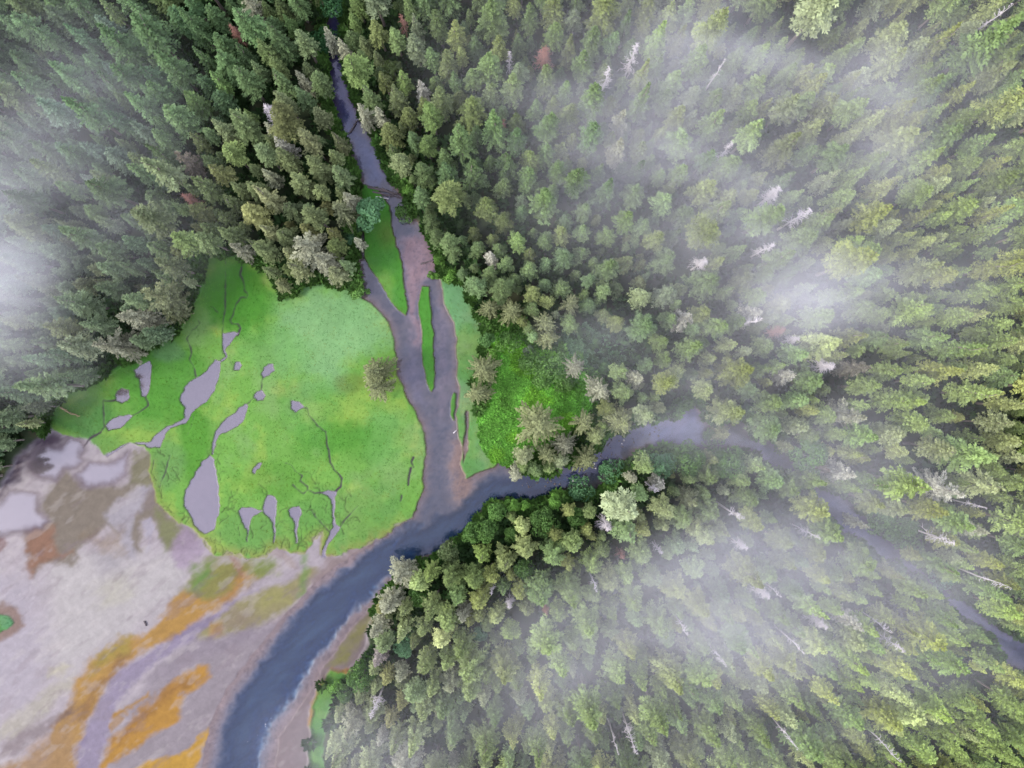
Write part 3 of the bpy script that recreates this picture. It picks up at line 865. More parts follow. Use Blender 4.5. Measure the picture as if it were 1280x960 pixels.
def ground_z(px, py):
    j = int(np.clip((px - G.x0) / G.st, 0, nx - 1)); i = int(np.clip((py - G.y0) / G.st, 0, ny - 1))
    return float(hgt[i, j])

# ------------------------------------------------------------------ tree colours by stand
TP = np.array([(150,120),(100,400),(30,250),(380,250),(620,200),(560,80),(800,300),(1000,100),(1230,300),(1200,550),(600,700),(700,850),(1150,880),(480,760),(900,620),(470,930),(300,60)], float)
TC = np.array([(.040,.078,.034),(.058,.086,.046),(.050,.082,.044),(.064,.084,.034),(.042,.074,.026),(.052,.080,.028),(.050,.078,.032),(.082,.118,.040),(.096,.138,.034),(.100,.140,.042),
               (.074,.112,.032),(.074,.108,.038),(.098,.146,.034),(.090,.116,.048),(.072,.106,.040),(.095,.118,.060),(.042,.082,.030)])
def stand_tint(px, py):
    d2 = ((TP - np.array([px, py])) ** 2).sum(1) + 900.
    wgt = 1 / d2 ** 1.3
    return (TC * wgt[:, None]).sum(0) / wgt.sum()
def tree_tint(px, py, g):
    t = np.array([1.92, 1.83, 1.66]) * stand_tint(px, py) * math.exp(g.normal(0, .18))
    r = g.random()
    if r < .16: t = t * np.array([1.25, 1.05, .95])          # olive
    elif r < .28: t = t * np.array([1.3, 1.12, 1.3])         # greyish
    elif r < .42: t = t * np.array([.88, .96, 1.05])          # blue green
    elif r < .48: t = t * np.array([1.12, 1.14, .9])          # fresh
    elif r > (.955 if px < 640 and py < 500 else .925): t = t * np.array([1.42, 1.22, 1.9])      # lichen grey
    t = 1.1 * t * .94 + .06 * (.3 * t[0] + .6 * t[1] + .1 * t[2])
    return t
def tone_word(t):
    t = np.asarray(t) / np.array([1.92, 1.83, 1.66]); lum = .3 * t[0] + .6 * t[1] + .1 * t[2]; rg = t[0] / t[1]; bg_ = t[2] / t[1]
    if bg_ > .48 and rg > .66: return 'pale lichen grey' if lum > .105 else 'grey green'
    if rg > .78: return 'olive brown' if lum < .075 else 'pale olive'
    if rg > .66: return 'olive green' if lum < .085 else 'light yellow green'
    if rg < .5: return 'dark blue green' if lum < .06 else 'cool mid green'
    return 'dark green' if lum < .055 else ('mid green' if lum < .08 else 'fresh yellow green')

# ------------------------------------------------------------------ trees set one by one
GREY = np.array([.25, .26, .17]); WHITE = np.array([.40, .40, .31]); OLIVE = np.array([.16, .18, .08]); PALEG = np.array([.19, .215, .105])
SPECIAL = []   # (px, py of crown middle, list, index, scale, widen, tint, kind, label)
def sp(px, py, lst, i, s, wd, t, kind, label): SPECIAL.append((px, py, lst, i, s, wd, t, kind, label))
sp(467,465,STAR,2,.95,1.0,OLIVE*.95,'conifer','upper of the two olive conifers alone on the meadow by the river bank')
sp(472,484,STAR,0,.88,1.0,OLIVE,'conifer','lower of the two olive conifers alone on the meadow by the river bank')
sp(604,462,STAR,1,.80,.95,OLIVE*.95,'conifer','upper of the two olive grey conifers along the left side of the bright clearing')
sp(597,492,STAR,2,.80,.9,OLIVE*1.05,'conifer','lower of the two olive grey conifers along the left side of the bright clearing')
sp(674,530,STAR,1,1.0,1.12,OLIVE*1.15,'conifer','big pale olive conifer at the bottom of the bright clearing')
sp(655,572,PALE,2,.85,1.15,PALEG*1.1,'conifer','pale conifer between the bright clearing and the river fork')
sp(645,594,PALE,0,.62,1.05,GREY*1.1,'conifer','whitish conifer hanging over the water just above the river fork')
sp(683,570,STAR,0,.68,1.,OLIVE*1.1,'conifer','olive conifer on the river bank right below the big pale olive conifer')
sp(729,528,STAR,0,.78,.95,OLIVE*1.15,'conifer','star shaped conifer between the big pale olive conifer and the river side star')
sp(775,528,STAR,1,.82,.95,OLIVE*1.2,'conifer','star shaped olive conifer at the edge of the dark rapids')
sp(750,488,STAR,2,.80,1.,GREY*1.05,'conifer','pale star shaped conifer at the right end of the bright clearing')
sp(721,459,STAR,0,.66,1.,GREY*.75,'conifer','greyish conifer at the upper right corner of the bright clearing')
sp(734,574,STAR,2,.80,1.,OLIVE*.9,'conifer','dull olive conifer on the bank above the rapids')
sp(706,556,STAR,1,.62,1.,GREY*.62,'conifer','small grey olive conifer left of the dull olive bank conifer')
sp(797,474,PALE,0,.75,1.,GREY*1.1,'conifer','pale lichen hung conifer right of the pale star in thin mist')
sp(824,510,PALE,2,.75,1.,PALEG,'conifer','pale olive conifer just above the foggy river pool')
sp(683,402,STAR,0,.82,.9,PALEG*.85,'conifer','upper pale conifer of the pair at the top of the clearing')
sp(684,422,STAR,2,.75,.9,OLIVE*1.1,'conifer','lower olive conifer of the pair at the top of the clearing')
sp(640,389,STAR,1,.70,.9,OLIVE*1.0,'conifer','olive conifer left of the pair at the top of the clearing')
sp(612,384,STAR,2,.70,.9,OLIVE*.9,'conifer','olive conifer at the top of the east meadow strip')
sp(713,378,STAR,0,.74,.9,PALEG*.8,'conifer','buff conifer above the dim misty glade')
sp(382,308,PALE,1,1.0,1.15,GREY*.95,'conifer','largest pale grey conifer of the clump at the top of the meadow')
sp(405,325,PALE,0,.95,1.1,GREY*.82,'conifer','grey conifer right of the largest pale one at the top of the meadow')
sp(420,342,PALE,2,.80,1.1,PALEG*.9,'conifer','short pale conifer overhanging the top of the meadow')
sp(352,356,STAR,2,.52,.95,OLIVE*1.0,'conifer','small olive conifer standing out from the forest at the top of the meadow')
sp(300,312,PALE,2,.8,1.,GREY*.8,'conifer','pale conifer at the top left corner of the meadow')
sp(200,370,PALE,1,1.0,1.15,PALEG*.85,'conifer','fan shaped pale conifer leaning over the left meadow edge')
sp(168,398,PALE,0,1.05,1.1,GREY*.85,'conifer','grey fan shaped conifer below the leaning pale fan')
sp(140,432,PALE,1,.95,1.1,GREY*.75,'conifer','misty grey conifer above the small round pond')
sp(215,392,STAR,2,.62,1.,OLIVE*.9,'conifer','short olive conifer at the left meadow edge right of the grey fan')
sp(437,248,PALE,0,.7,.95,GREY*.95,'conifer','pale conifer on the river bank left of the round bush')
sp(448,302,PALE,2,.62,.9,GREY*1.25,'conifer','small whitish conifer beside the side channel left of the green spit')
sp(424,262,STAR,0,.80,.95,PALEG*.85,'conifer','olive star shaped conifer left of the round bush')
sp(343,145,SNAG,3,.9,1.1,None,'dead_tree','bleached pinkish dead tree left of the upper river')
sp(355,182,PALE,0,.8,.9,WHITE*.9,'conifer','whitest conifer below the bleached pinkish dead tree left of the upper river')
sp(340,163,PALE,2,.75,.9,GREY*1.2,'conifer','pale conifer between the bleached dead tree and the whitest conifer')
sp(378,100,PALE,0,.7,.9,GREY*.9,'conifer','pale conifer left of the narrow top of the river')
sp(312,5,PALE,1,.8,1.,GREY*.95,'conifer','pale conifer cut by the top edge left of the river')
sp(297,43,SNAG,5,.8,1.,None,'dead_tree','brownish dead tree high in the forest left of the river top')
sp(235,202,PALE,1,.75,1.,np.array([.16,.14,.10]),'conifer','buff conifer in the middle of the upper left forest')
sp(240,250,SNAG,5,.85,1.,None,'dead_tree','rusty dead tree in the dark left forest above the meadow corner')
sp(412,46,PALE,2,.8,.95,GREY*1.05,'conifer','pale conifer leaning over the topmost reach of the river')
sp(430,60,PALE,0,.62,.9,GREY*1.2,'conifer','whitish conifer on the right bank of the topmost river reach')
sp(528,112,PALE,0,.72,.9,WHITE*.85,'conifer','whitish conifer standing alone among green ones right of the upper river')
sp(505,32,SNAG,2,.8,1.,None,'dead_tree','rust coloured dead tree right of the river top')
sp(455,142,PALE,1,.72,.9,GREY*1.1,'conifer','pale conifer on the right bank beside the fallen log in the river')
sp(475,145,PALE,2,.72,.9,GREY*1.15,'conifer','pale conifer one tree inland from the fallen log in the river')
sp(492,88,BROAD,1,1.,1.,np.array([.07,.10,.03]),'broadleaf_tree','round yellow green tree right of the upper river')
sp(614,322,PALE,0,.7,.85,WHITE*.85,'conifer','whitish conifer over the forest edge right of the thin grass island')
sp(680,73,SNAG,5,1.0,1.2,None,'dead_tree','broad rust red dead tree in the upper middle forest')
sp(630,158,SNAG,2,.7,.8,None,'dead_tree','thin dark red dead tree in a dark gap right of the upper river')
sp(637,78,SNAG,0,.75,.9,None,'dead_tree','small grey dead tree left of the broad rust red one')
sp(790,72,SNAG,1,.9,1.,None,'dead_tree','grey dead tree in mist at the upper middle')
sp(757,100,SNAG,0,.9,1.,None,'dead_tree','grey dead tree below left of the misty grey one at the upper middle')
sp(775,152,PALE,1,.85,.85,GREY*1.0,'conifer','upper pale conifer of the column at the misty right of the upper forest')
sp(772,185,PALE,0,.95,.9,GREY*.95,'conifer','lower pale conifer of the column at the misty right of the upper forest')
sp(875,330,SNAG,3,.8,1.,None,'dead_tree','white dead tree in the forest above the foggy river pool')
sp(855,398,PALE,1,.8,.95,WHITE*.7,'conifer','whitish conifer pair member, left, above the foggy river pool')
sp(940,394,PALE,0,.85,.95,WHITE*.75,'conifer','whitish conifer pair member, right, above the foggy river pool')
sp(895,92,SNAG,4,1.,1.,None,'dead_tree','slim white dead trunk in mist at the upper right')
sp(905,190,SNAG,0,.9,.9,None,'dead_tree','pale dead tree in mist between the upper middle and the thick fog')
sp(962,245,SNAG,3,.95,1.,None,'dead_tree','pinkish bleached dead tree at the upper edge of the thick fog')
sp(955,312,SNAG,0,.9,1.,None,'dead_tree','pale dead tree inside the left edge of the thick fog')
sp(970,414,SNAG,5,.9,1.,None,'dead_tree','red dead tree below the thick fog')
sp(988,425,SNAG,3,.72,.9,None,'dead_tree','grey dead tree right beside the red one below the thick fog')
sp(1028,458,SNAG,3,.9,1.,None,'dead_tree','pinkish grey dead tree below right of the red one')
sp(1070,460,PALE,1,.75,1.05,np.array([.17,.16,.11]),'conifer','buff conifer right of the pinkish grey dead tree')
sp(982,470,PALE,2,.85,.95,WHITE*.85,'conifer','white lichen conifer beside a pale trunk above the right river')
sp(1062,520,PALE,1,.9,1.1,GREY*.95,'conifer','broad pale conifer in mist above the right river')
sp(1052,592,PALE,0,.85,1.05,WHITE*.95,'conifer','white lichen conifer beside the right river channel')
sp(1178,612,PALE,1,.95,1.15,WHITE*.95,'conifer','large white lichen conifer near the right edge')
sp(1212,660,PALE,0,.9,1.,GREY*1.15,'conifer','pale conifer right of the river at the right edge')
sp(1025,585,PALE,2,.7,1.,np.array([.15,.13,.10]),'conifer','brownish grey conifer hanging over the right river channel')
sp(823,606,PALE,0,.72,1.,WHITE*.9,'conifer','white topped conifer south of the foggy river pool')
sp(790,597,PALE,2,.62,.95,GREY*1.15,'conifer','pale conifer left of the white topped one south of the pool')
sp(862,625,PALE,1,.75,1.,PALEG,'conifer','pale yellow conifer right of the white topped one south of the pool')
sp(757,655,SNAG,3,.78,1.05,None,'dead_tree','pinkish grey dead tree in the forest below the rapids')
sp(776,692,SNAG,2,.72,1.05,None,'dead_tree','orange brown broken dead tree below the pinkish grey one')
sp(742,728,SNAG,4,.9,1.,None,'dead_tree','group of white dead stems below the orange broken tree')
sp(822,685,SNAG,0,.7,.9,None,'dead_tree','small white dead tree at the upper edge of the lower right fog')
sp(580,768,PALE,0,.8,.8,GREY*1.15,'conifer','ashen conifer in the forest right of the lower river')
sp(637,752,SNAG,3,.7,.8,None,'dead_tree','grey dead crown in the forest right of the lower river')
sp(615,735,SNAG,0,.7,.7,None,'dead_tree','slim grey dead tree just left of the grey dead crown')
sp(682,760,SNAG,5,.8,.8,None,'dead_tree','pinkish brown dead tree at the left edge of the lower fog')
sp(500,720,PALE,1,.85,1.1,GREY*1.0,'conifer','pale silvery conifer at the forest edge over the lower river')
sp(488,755,PALE,0,.9,1.1,GREY*1.05,'conifer','silvery conifer at the forest edge below the first silvery one')
sp(472,785,PALE,2,.85,1.05,GREY*1.0,'conifer','silvery conifer at the forest edge above the pale brown patch')
sp(474,822,PALE,0,.75,1.,np.array([.26,.23,.20]),'conifer','pale brown conifer at the forest edge right of the mud bank')
sp(470,880,SNAG,1,.8,1.,None,'dead_tree','leaning pale dead tree near the lower left end of the forest')
sp(440,905,PALE,1,.8,1.1,GREY*.9,'conifer','grey conifer in thin mist at the lower left end of the forest')
sp(788,920,SNAG,1,1.,.7,None,'dead_tree','long white dead trunk near the bottom edge')
sp(768,925,SNAG,4,.9,.9,None,'dead_tree','shorter white dead trunk left of the long one near the bottom edge')
sp(950,738,SNAG,3,.85,.95,None,'dead_tree','white branching dead tree in the thick lower right fog')
sp(1010,665,SNAG,0,.9,.8,None,'dead_tree','white dead tree left of the right river')
sp(925,680,SNAG,3,.7,.9,None,'dead_tree','pinkish white dead tree above the thick lower right fog')
sp(1020,775,SNAG,3,.85,.9,None,'dead_tree','left one of two white dead trees in the lower right mist')
sp(1060,775,PALE,0,.95,.9,WHITE*.9,'conifer','white conifer between the two white dead trees in the lower right mist')
sp(1110,800,SNAG,1,.85,.9,None,'dead_tree','right one of two white dead trees in the lower right mist')
sp(1075,655,PALE,2,.7,.9,GREY*1.1,'conifer','pale conifer on the left bank of the right river')
sp(1235,725,SNAG,4,1.,1.,None,'dead_tree','fallen looking white dead trunk at the right edge')
sp(1105,930,SNAG,4,1.,1.,None,'dead_tree','white dead trunk at the bottom right')
sp(980,915,SNAG,4,1.,1.,None,'dead_tree','slim white dead trunk in mist by the bottom edge')
# broadleaf trees and bushes along the water
YG = np.array([.12, .25, .045]); BG_ = np.array([.05, .11, .048]); MG = np.array([.095, .19, .045])
sp(463,266,BROAD,1,1.0,1.35,BG_*1.5,'broadleaf_tree','round blue green bushy tree on the green spit')
sp(452,282,BUSH,1,1.1,1.,BG_,'bush','dark bush at the left foot of the round bushy tree on the spit')
sp(438,300,BUSH,1,1.1,1.,BG_*1.1,'bush','dark bush on the bank left of the spit')
sp(447,366,BUSH,0,.78,1.,MG*1.05,'bush','olive bush at the upper right corner of the meadow')
sp(458,364,BUSH,1,.5,1.,MG*1.1,'bush','tiny round bush in the water at the meadow corner')
sp(608,424,BROAD,1,.75,.9,np.array([.085,.17,.05]),'broadleaf_tree','light green round tree at the upper left of the clearing')
sp(635,428,BUSH,2,.9,1.,MG*.95,'bush','green bush at the top of the clearing')
sp(614,444,BUSH,0,.85,1.,YG*.9,'bush','yellow green bush below the light green round tree')
sp(663,452,BUSH,2,.9,1.,MG*.9,'bush','leafy bush at the top of the shrub patch in the clearing')
sp(684,462,BUSH,2,1.0,1.,MG*.95,'bush','broad leafy bush in the middle of the shrub patch')
sp(697,448,BUSH,0,1.0,1.,MG*.85,'bush','leafy bush at the upper right of the shrub patch')
sp(678,478,BUSH,0,1.0,1.,MG*.9,'bush','leafy bush at the lower left of the shrub patch')
sp(705,478,BUSH,2,.8,1.,MG*.8,'bush','leafy bush at the lower right of the shrub patch')
sp(660,436,BUSH,1,1.,1.,np.array([.10,.14,.08]),'bush','pale bush below the pair of conifers at the top of the clearing')
sp(538,345,BUSH,1,.75,1.,YG*.75,'bush','small bush at the upper tip of the thin grass island')
sp(548,343,BUSH,1,.7,1.,YG*.8,'bush','small bush bridging the side channel to the right bank')
sp(511,238,BROAD,1,.6,.9,YG*.7,'broadleaf_tree','bright green tree on the right bank just below the log jam')
sp(506,262,BUSH,2,.9,.9,MG*.7,'bush','olive bush overhanging the river below the log jam')
sp(549,325,BROAD,1,.52,.9,YG*.6,'broadleaf_tree','light green tree on the right bank above the thin island')
sp(562,345,BUSH,0,.8,1.,YG*.8,'bush','yellow green bush at the top of the east meadow strip')
sp(640,632,BROAD,1,.7,.9,YG*.85,'broadleaf_tree','bright green tree on the south bank opposite the whitish hanging conifer')
sp(655,632,BROAD,1,.55,.9,YG*.95,'broadleaf_tree','smaller bright green tree right of the south bank bright tree')
sp(692,627,BROAD,1,.72,.9,YG*.95,'broadleaf_tree','brightest green tree on the south bank below the rapids')
sp(620,640,BROAD,0,.72,.9,MG*.9,'broadleaf_tree','green tree at the left end of the south bank')
sp(726,610,BUSH,2,1.,1.,BG_*1.3,'bush','dark green bush on the south bank at the rapids')
sp(766,590,BUSH,2,1.,1.,BG_*1.5,'bush','green bush above the dark bank of the rapids')
sp(860,575,BROAD,2,.95,1.,MG*.62,'broadleaf_tree','broad dark green tree on the south bank of the foggy pool')
sp(830,580,BROAD,0,.9,1.,BG_*1.3,'broadleaf_tree','blue green tree left of the broad dark one at the foggy pool')
sp(912,580,BROAD,2,.8,1.1,MG*.72,'broadleaf_tree','broad grass green tree right of the foggy pool')
sp(895,548,BUSH,2,.9,1.,MG*.7,'bush','green bush on the bar in the foggy pool')
sp(905,543,STAR,2,.55,1.,OLIVE*1.1,'conifer','olive conifer on the bar in the foggy pool')
sp(1015,570,BROAD,2,.9,1.1,MG*.8,'broadleaf_tree','misty green tree above the right river channel')
sp(1110,655,BUSH,2,1.1,1.2,MG*.85,'bush','misty bush on the right bank of the right river')
sp(1135,670,BUSH,2,1.1,1.2,MG*.8,'bush','misty bush between the right river and the pale edge conifer')
sp(1180,722,BUSH,2,1.1,1.,BG_*1.5,'bush','dark bush on the right bank where the right river narrows')
sp(418,858,BUSH,0,.9,1.,YG*.8,'bush','bright bush on the grassy end of the lower mud bank')
sp(560,690,BROAD,0,.7,1.,np.array([.09,.125,.05]),'broadleaf_tree','grey green tree overhanging the bend of the main river')
sp(588,668,BROAD,3,.75,1.,MG*.75,'broadleaf_tree','green tree at the outer bend of the main river')
sp(415,5,BROAD,0,.8,1.,np.array([.03,.085,.03]),'broadleaf_tree','dark green round tree left of the river at the top edge')
sp(405,48,BUSH,2,1.,1.,np.array([.03,.09,.03]),'bush','dark green bush on the left bank at the top of the river')
# broadleaf clumps along the lower forest edge
for i, (px, py, s, t, lb) in enumerate([
 (607,665,.8,MG*.72,'mid green tree one row in from the left end of the south bank'), (640,668,.75,MG*.66,'green tree behind the first bright south bank tree'),
 (680,655,.8,MG*.62,'dark green tree behind the brightest south bank tree'), (720,650,.8,MG*.6,'dark green tree left of the pinkish grey dead tree'),
 (655,712,.75,MG*.7,'yellow green tree in the middle of the lower forest, above the grey dead crown'), (600,790,.8,BG_*1.6,'cool green tree beside the dark hollow of the lower forest'),
 (450,850,.8,MG*.72,'green tree behind the bright bush on the mud bank'), (525,745,.8,MG*.75,'green tree inland of the silvery edge conifers'),
 (505,810,.7,BG_*1.7,'blue green tree behind the pale brown edge conifer'), (430,868,.75,MG*.7,'green tree left of the leaning pale dead tree')]):
    sp(px, py, BROAD, i % 4, s, .95, t, 'broadleaf_tree', lb)

CAT = {'conifer': 'conifer', 'dead_tree': 'dead tree', 'broadleaf_tree': 'broadleaf tree', 'bush': 'bush'}
GRP = {'conifer': 'conifers of the valley forest', 'dead_tree': 'dead trees in the forest', 'broadleaf_tree': 'broadleaf trees along the water', 'bush': 'bushes along the water'}
PARTS = {'conifer': ('trunk', 'crown'), 'dead_tree': ('trunk', 'branches'), 'broadleaf_tree': ('trunk', 'crown'), 'bush': ('stem', 'foliage')}
placed = []       # base px, py, radius px
for (px, py, lst, i, s, wd, t, kind, label) in SPECIAL:
    pr = lst[i]
    if lst is STAR: wd *= 1.18; s *= 1.05
    zc = pr[2] * s * (.66 if kind in ('conifer', 'dead_tree') else .8)
    bx = 640 + (px - 640) / f_at(zc); by = 480 + (py - 480) / f_at(zc)
    placed.append((bx, by, pr[3] * s * wd / S * .8))
    plant(kind, pr, bx, by, s, rng.uniform(0, 6.28), t if t is not None else (1, 1, 1), label, CAT[kind], GRP[kind], wd, PARTS[kind])

# ------------------------------------------------------------------ the forest
lim = np.where(X > 880, -2.0, 2)
openm = ((CLS != 0) & (CLS != 3)) | (d_clear < 2) | (d_dim < 2) | (d_water < lim)
def is_open(px, py):
    j = np.asarray((np.asarray(px) - G.x0) / G.st).astype(int); i = np.asarray((np.asarray(py) - G.y0) / G.st).astype(int)
    inside = (j >= 0) & (j < nx) & (i >= 0) & (i < ny)
    r = np.zeros(np.shape(px), bool)
    r[inside] = openm[i[inside], j[inside]]
    # river continues out of the plan
    r |= (np.abs(np.asarray(px) - 420) < 14) & (np.asarray(py) < -25)
    r |= (np.asarray(px) < 0) & (np.asarray(py) > 615)
    return r
g = np.random.default_rng(23)
cell = {}
def near_ok(x, y, r):
    for bx, by, br in placed_idx.get((int(x // 40), int(y // 40)), ()):
        if (bx - x) ** 2 + (by - y) ** 2 < ((r + br) * .70) ** 2: return False
    return True
placed_idx = {}
def put_idx(x, y, r):
    for a in (-1, 0, 1):
        for b in (-1, 0, 1):
            placed_idx.setdefault((int(x // 40) + a, int(y // 40) + b), []).append((x, y, r))
for p_ in placed: put_idx(*p_)
trees = []
for it in range(60000):
    x = g.uniform(-120, 1400); y = g.uniform(-110, 1070)
    k = int(g.integers(0, len(CON))); pr = CON[k]
    s = float(np.clip(g.normal(.94, .2), .5, 1.35)) * (.92 if it < 20000 else .75)
    if 640 - x > 0 and y < 330 and x < 420: s *= .95
    s *= 1.04 if x > 820 and y < 640 else 1
    wd = g.uniform(1.1, 1.48)
    rp = pr[3] * s * wd / S
    if not near_ok(x, y, rp): continue
    ft = f_at(pr[2] * s * .95); fm_ = f_at(pr[2] * s * .5)
    dx, dy = x - 640, y - 480
    dd = math.hypot(dx, dy) + 1e-6; ux, uy = dx / dd, dy / dd
    cx_, cy_ = 640 + dx * fm_, 480 + dy * fm_
    q = [(x, y), (640 + dx * ft, 480 + dy * ft), (cx_ - uy * rp * .55, cy_ + ux * rp * .55), (cx_ + uy * rp * .55, cy_ - ux * rp * .55), (cx_ - ux * rp * .6, cy_ - uy * rp * .6)]
    if is_open(np.array([a for a, b in q]), np.array([b for a, b in q])).any(): continue
    # gaps in the canopy
    if it > 18000 and vnoise(x, y, 45, 7) < .30: continue
    put_idx(x, y, rp)
    trees.append((x, y, k, s, wd, g.uniform(0, 6.283), tree_tint(x, y, g), rp))
for it in range(16000):          # the forest goes on beyond the picture
    x = g.uniform(-520, 1800); y = g.uniform(-520, 1480)
    if (-120 < x < 1400 and -110 < y < 1070) or (x < 400 and y > 615) or abs(x - 420) < 16: continue
    k = int(g.integers(0, len(CON))); s = g.uniform(.7, 1.3); wd = g.uniform(1.0, 1.34); rp = CON[k][3] * s * wd / S
    if not near_ok(x, y, rp * 1.15): continue
    put_idx(x, y, rp)
    trees.append((x, y, k, s, wd, g.uniform(0, 6.283), tree_tint(x, y, g), rp))
print('TREES', len(trees), 'special', len(SPECIAL))

def seen_size(t):
    x, y, k, s, wd, rot, tn, rp = t
    H = CON[k][2] * s
    f = f_at(H * .75); X_, Y_ = 640 + (x - 640) * f, 480 + (y - 480) * f
    if not (8 < X_ < 1272 and 8 < Y_ < 952): return 0
    ln = math.hypot(x - 640, y - 480) * (f_at(H) - f_at(H * .35))
    return 2 * rp * (2 * rp * .8 + ln)
order = sorted(range(len(trees)), key=lambda i: -seen_size(trees[i]))
n_con = sum(1 for q in SPECIAL if q[7] == 'conifer')
N_SOLO = 299 - n_con
solo = order[:N_SOLO]
# every mould of a tree must be among the single ones, in order
LM = [(q[0], q[1], q[8]) for q in SPECIAL if q[7] in ('conifer', 'dead_tree')]
LM += [(np.mean([p_[0] for p_ in v]), np.mean([p_[1] for p_ in v]), POND_LABEL[k]) for k, v in PONDS.items()]
def short(lb):
    return lb
DIRS = ['right of', 'below right of', 'below', 'below left of', 'left of', 'above left of', 'above', 'above right of']
used = set(q[8] for q in SPECIAL)
SHORTLM = {}
def lm_phrase(lb):
    ws = lb.replace(',', '').split()
    return 'the ' + ' '.join(ws) if not lb.startswith('the ') else lb
def label_for(t):
    x, y, k, s, wd, rot, tn, rp = t
    f = f_at(CON[k][2] * s * .66); X_, Y_ = 640 + (x - 640) * f, 480 + (y - 480) * f
    size = 'tall' if CON[k][2] * s > 24 else ('broad' if rp > 15.5 else ('slim' if rp < 12 else 'full'))
    return landmark_label(X_, Y_, size, tone_word(tn) + ' conifer')
def landmark_label(X_, Y_, size, what):
    near = sorted(LM, key=lambda q: (q[0] - X_) ** 2 + (q[1] - Y_) ** 2)[:26]
    for q in near:
        if len(q[2].replace(',', '').split()) > 10: continue
        dist = math.hypot(Y_ - q[1], X_ - q[0])
        if dist < 5: continue
        a = math.atan2(Y_ - q[1], X_ - q[0]); dr = DIRS[int(round(a / (math.pi / 4))) % 8]
        pre = '' if dist < 75 else 'far '
        for sz_ in (size + ' ', ''):
            lb = f"{sz_}{what} {pre}{dr} {lm_phrase(q[2])}"
            if len(lb.split()) <= 16 and lb not in used:
                used.add(lb); return lb
    return None
solo_set = set()
first = {}
for i in solo:
    first.setdefault(trees[i][2], i)
def plant_solo(i, src):
    x, y, k, s, wd, rot, tn, rp = trees[i]
    lb = label_for(trees[i])
    if lb is None: return False
    plant('conifer', CON[k], x, y, s, rot, tn, lb, 'conifer', GRP['conifer'], wd, PARTS['conifer'], src)
    solo_set.add(i); return True
for k in range(len(CON)):
    if k not in first: first[k] = next(i for i in order if trees[i][2] == k)
    plant_solo(first[k], True)
for i in order[:600]:
    if i not in solo_set and len(solo_set) < N_SOLO: plant_solo(i, None)

# slim bare trunks showing between the crowns of the misty stands
n_bare = 0
for i in range(4000):
    if n_bare >= 12: break
    x = g.uniform(800, 1290); y = g.uniform(5, 955)
    if 500 < y < 600 and x < 960: continue
    f = f_at(12); X_, Y_ = 640 + (x - 640) * f, 480 + (y - 480) * f
    if not (10 < X_ < 1270 and 10 < Y_ < 950) or is_open(np.array([x, X_]), np.array([y, Y_])).any(): continue
    if not near_ok(x, y, 3.0): continue
    put_idx(x, y, 8)
    pr = SNAG[4] if g.random() < .7 else SNAG[0]
    lb = landmark_label(X_, Y_, 'slim', 'bare white dead tree')
    if lb is None: continue
    plant('dead_tree', pr, x, y, g.uniform(.75, 1.05), g.uniform(0, 6.28), (1, 1, 1), lb, 'dead tree', GRP['dead_tree'], 1.15, PARTS['dead_tree'])
    n_bare += 1
print('BARE', n_bare, 'SOLO', len(solo_set), 'of', N_SOLO)

def point_object(name, pts, attrs):
    me = bpy.data.meshes.new(name)
    me.vertices.add(len(pts)); me.vertices.foreach_set('co', np.asarray(pts, np.float32).ravel())
    for an, (ty, arr) in attrs.items():
        at = me.attributes.new(an, ty, 'POINT')
        key = {'FLOAT_VECTOR': 'vector', 'FLOAT_COLOR': 'color', 'INT': 'value', 'FLOAT': 'value'}[ty]
        at.data.foreach_set(key, np.asarray(arr, np.int32 if ty == 'INT' else np.float32).ravel())
    o = bpy.data.objects.new(name, me); link(o)
    return o

def scatter_modifier(o, sources, name):
    """sources: list of collections; their members are set on the points by the integer attribute 'mould'"""
    ng = bpy.data.node_groups.new(name, 'GeometryNodeTree')
    ng.interface.new_socket('Geometry', in_out='INPUT', socket_type='NodeSocketGeometry')
    ng.interface.new_socket('Geometry', in_out='OUTPUT', socket_type='NodeSocketGeometry')
    n = ng.nodes; l = ng.links
    gi = n.new('NodeGroupInput'); go = n.new('NodeGroupOutput')
    jn = n.new('GeometryNodeJoinGeometry')
    def na(nm, ty):
        a = n.new('GeometryNodeInputNamedAttribute'); a.data_type = ty; a.inputs['Name'].default_value = nm
        return a.outputs['Attribute']
    for c in sources:
        ip = n.new('GeometryNodeInstanceOnPoints')
        l.new(gi.outputs[0], ip.inputs['Points'])
        if isinstance(c, bpy.types.Collection):
            ci = n.new('GeometryNodeCollectionInfo'); ci.inputs['Collection'].default_value = c
            ci.inputs['Separate Children'].default_value = True; ci.inputs['Reset Children'].default_value = True
            l.new(ci.outputs[0], ip.inputs['Instance'])
            ip.inputs['Pick Instance'].default_value = True
            l.new(na('mould', 'INT'), ip.inputs['Instance Index'])
        else:
            oi = n.new('GeometryNodeObjectInfo'); oi.inputs['Object'].default_value = c
            oi.inputs['As Instance'].default_value = True
            l.new(oi.outputs['Geometry'], ip.inputs['Instance'])
        l.new(na('turn', 'FLOAT_VECTOR'), ip.inputs['Rotation'])
        l.new(na('size', 'FLOAT_VECTOR'), ip.inputs['Scale'])
        l.new(ip.outputs[0], jn.inputs[0])
    l.new(jn.outputs[0], go.inputs[0])
    md = o.modifiers.new('scatter', 'NODES'); md.node_group = ng

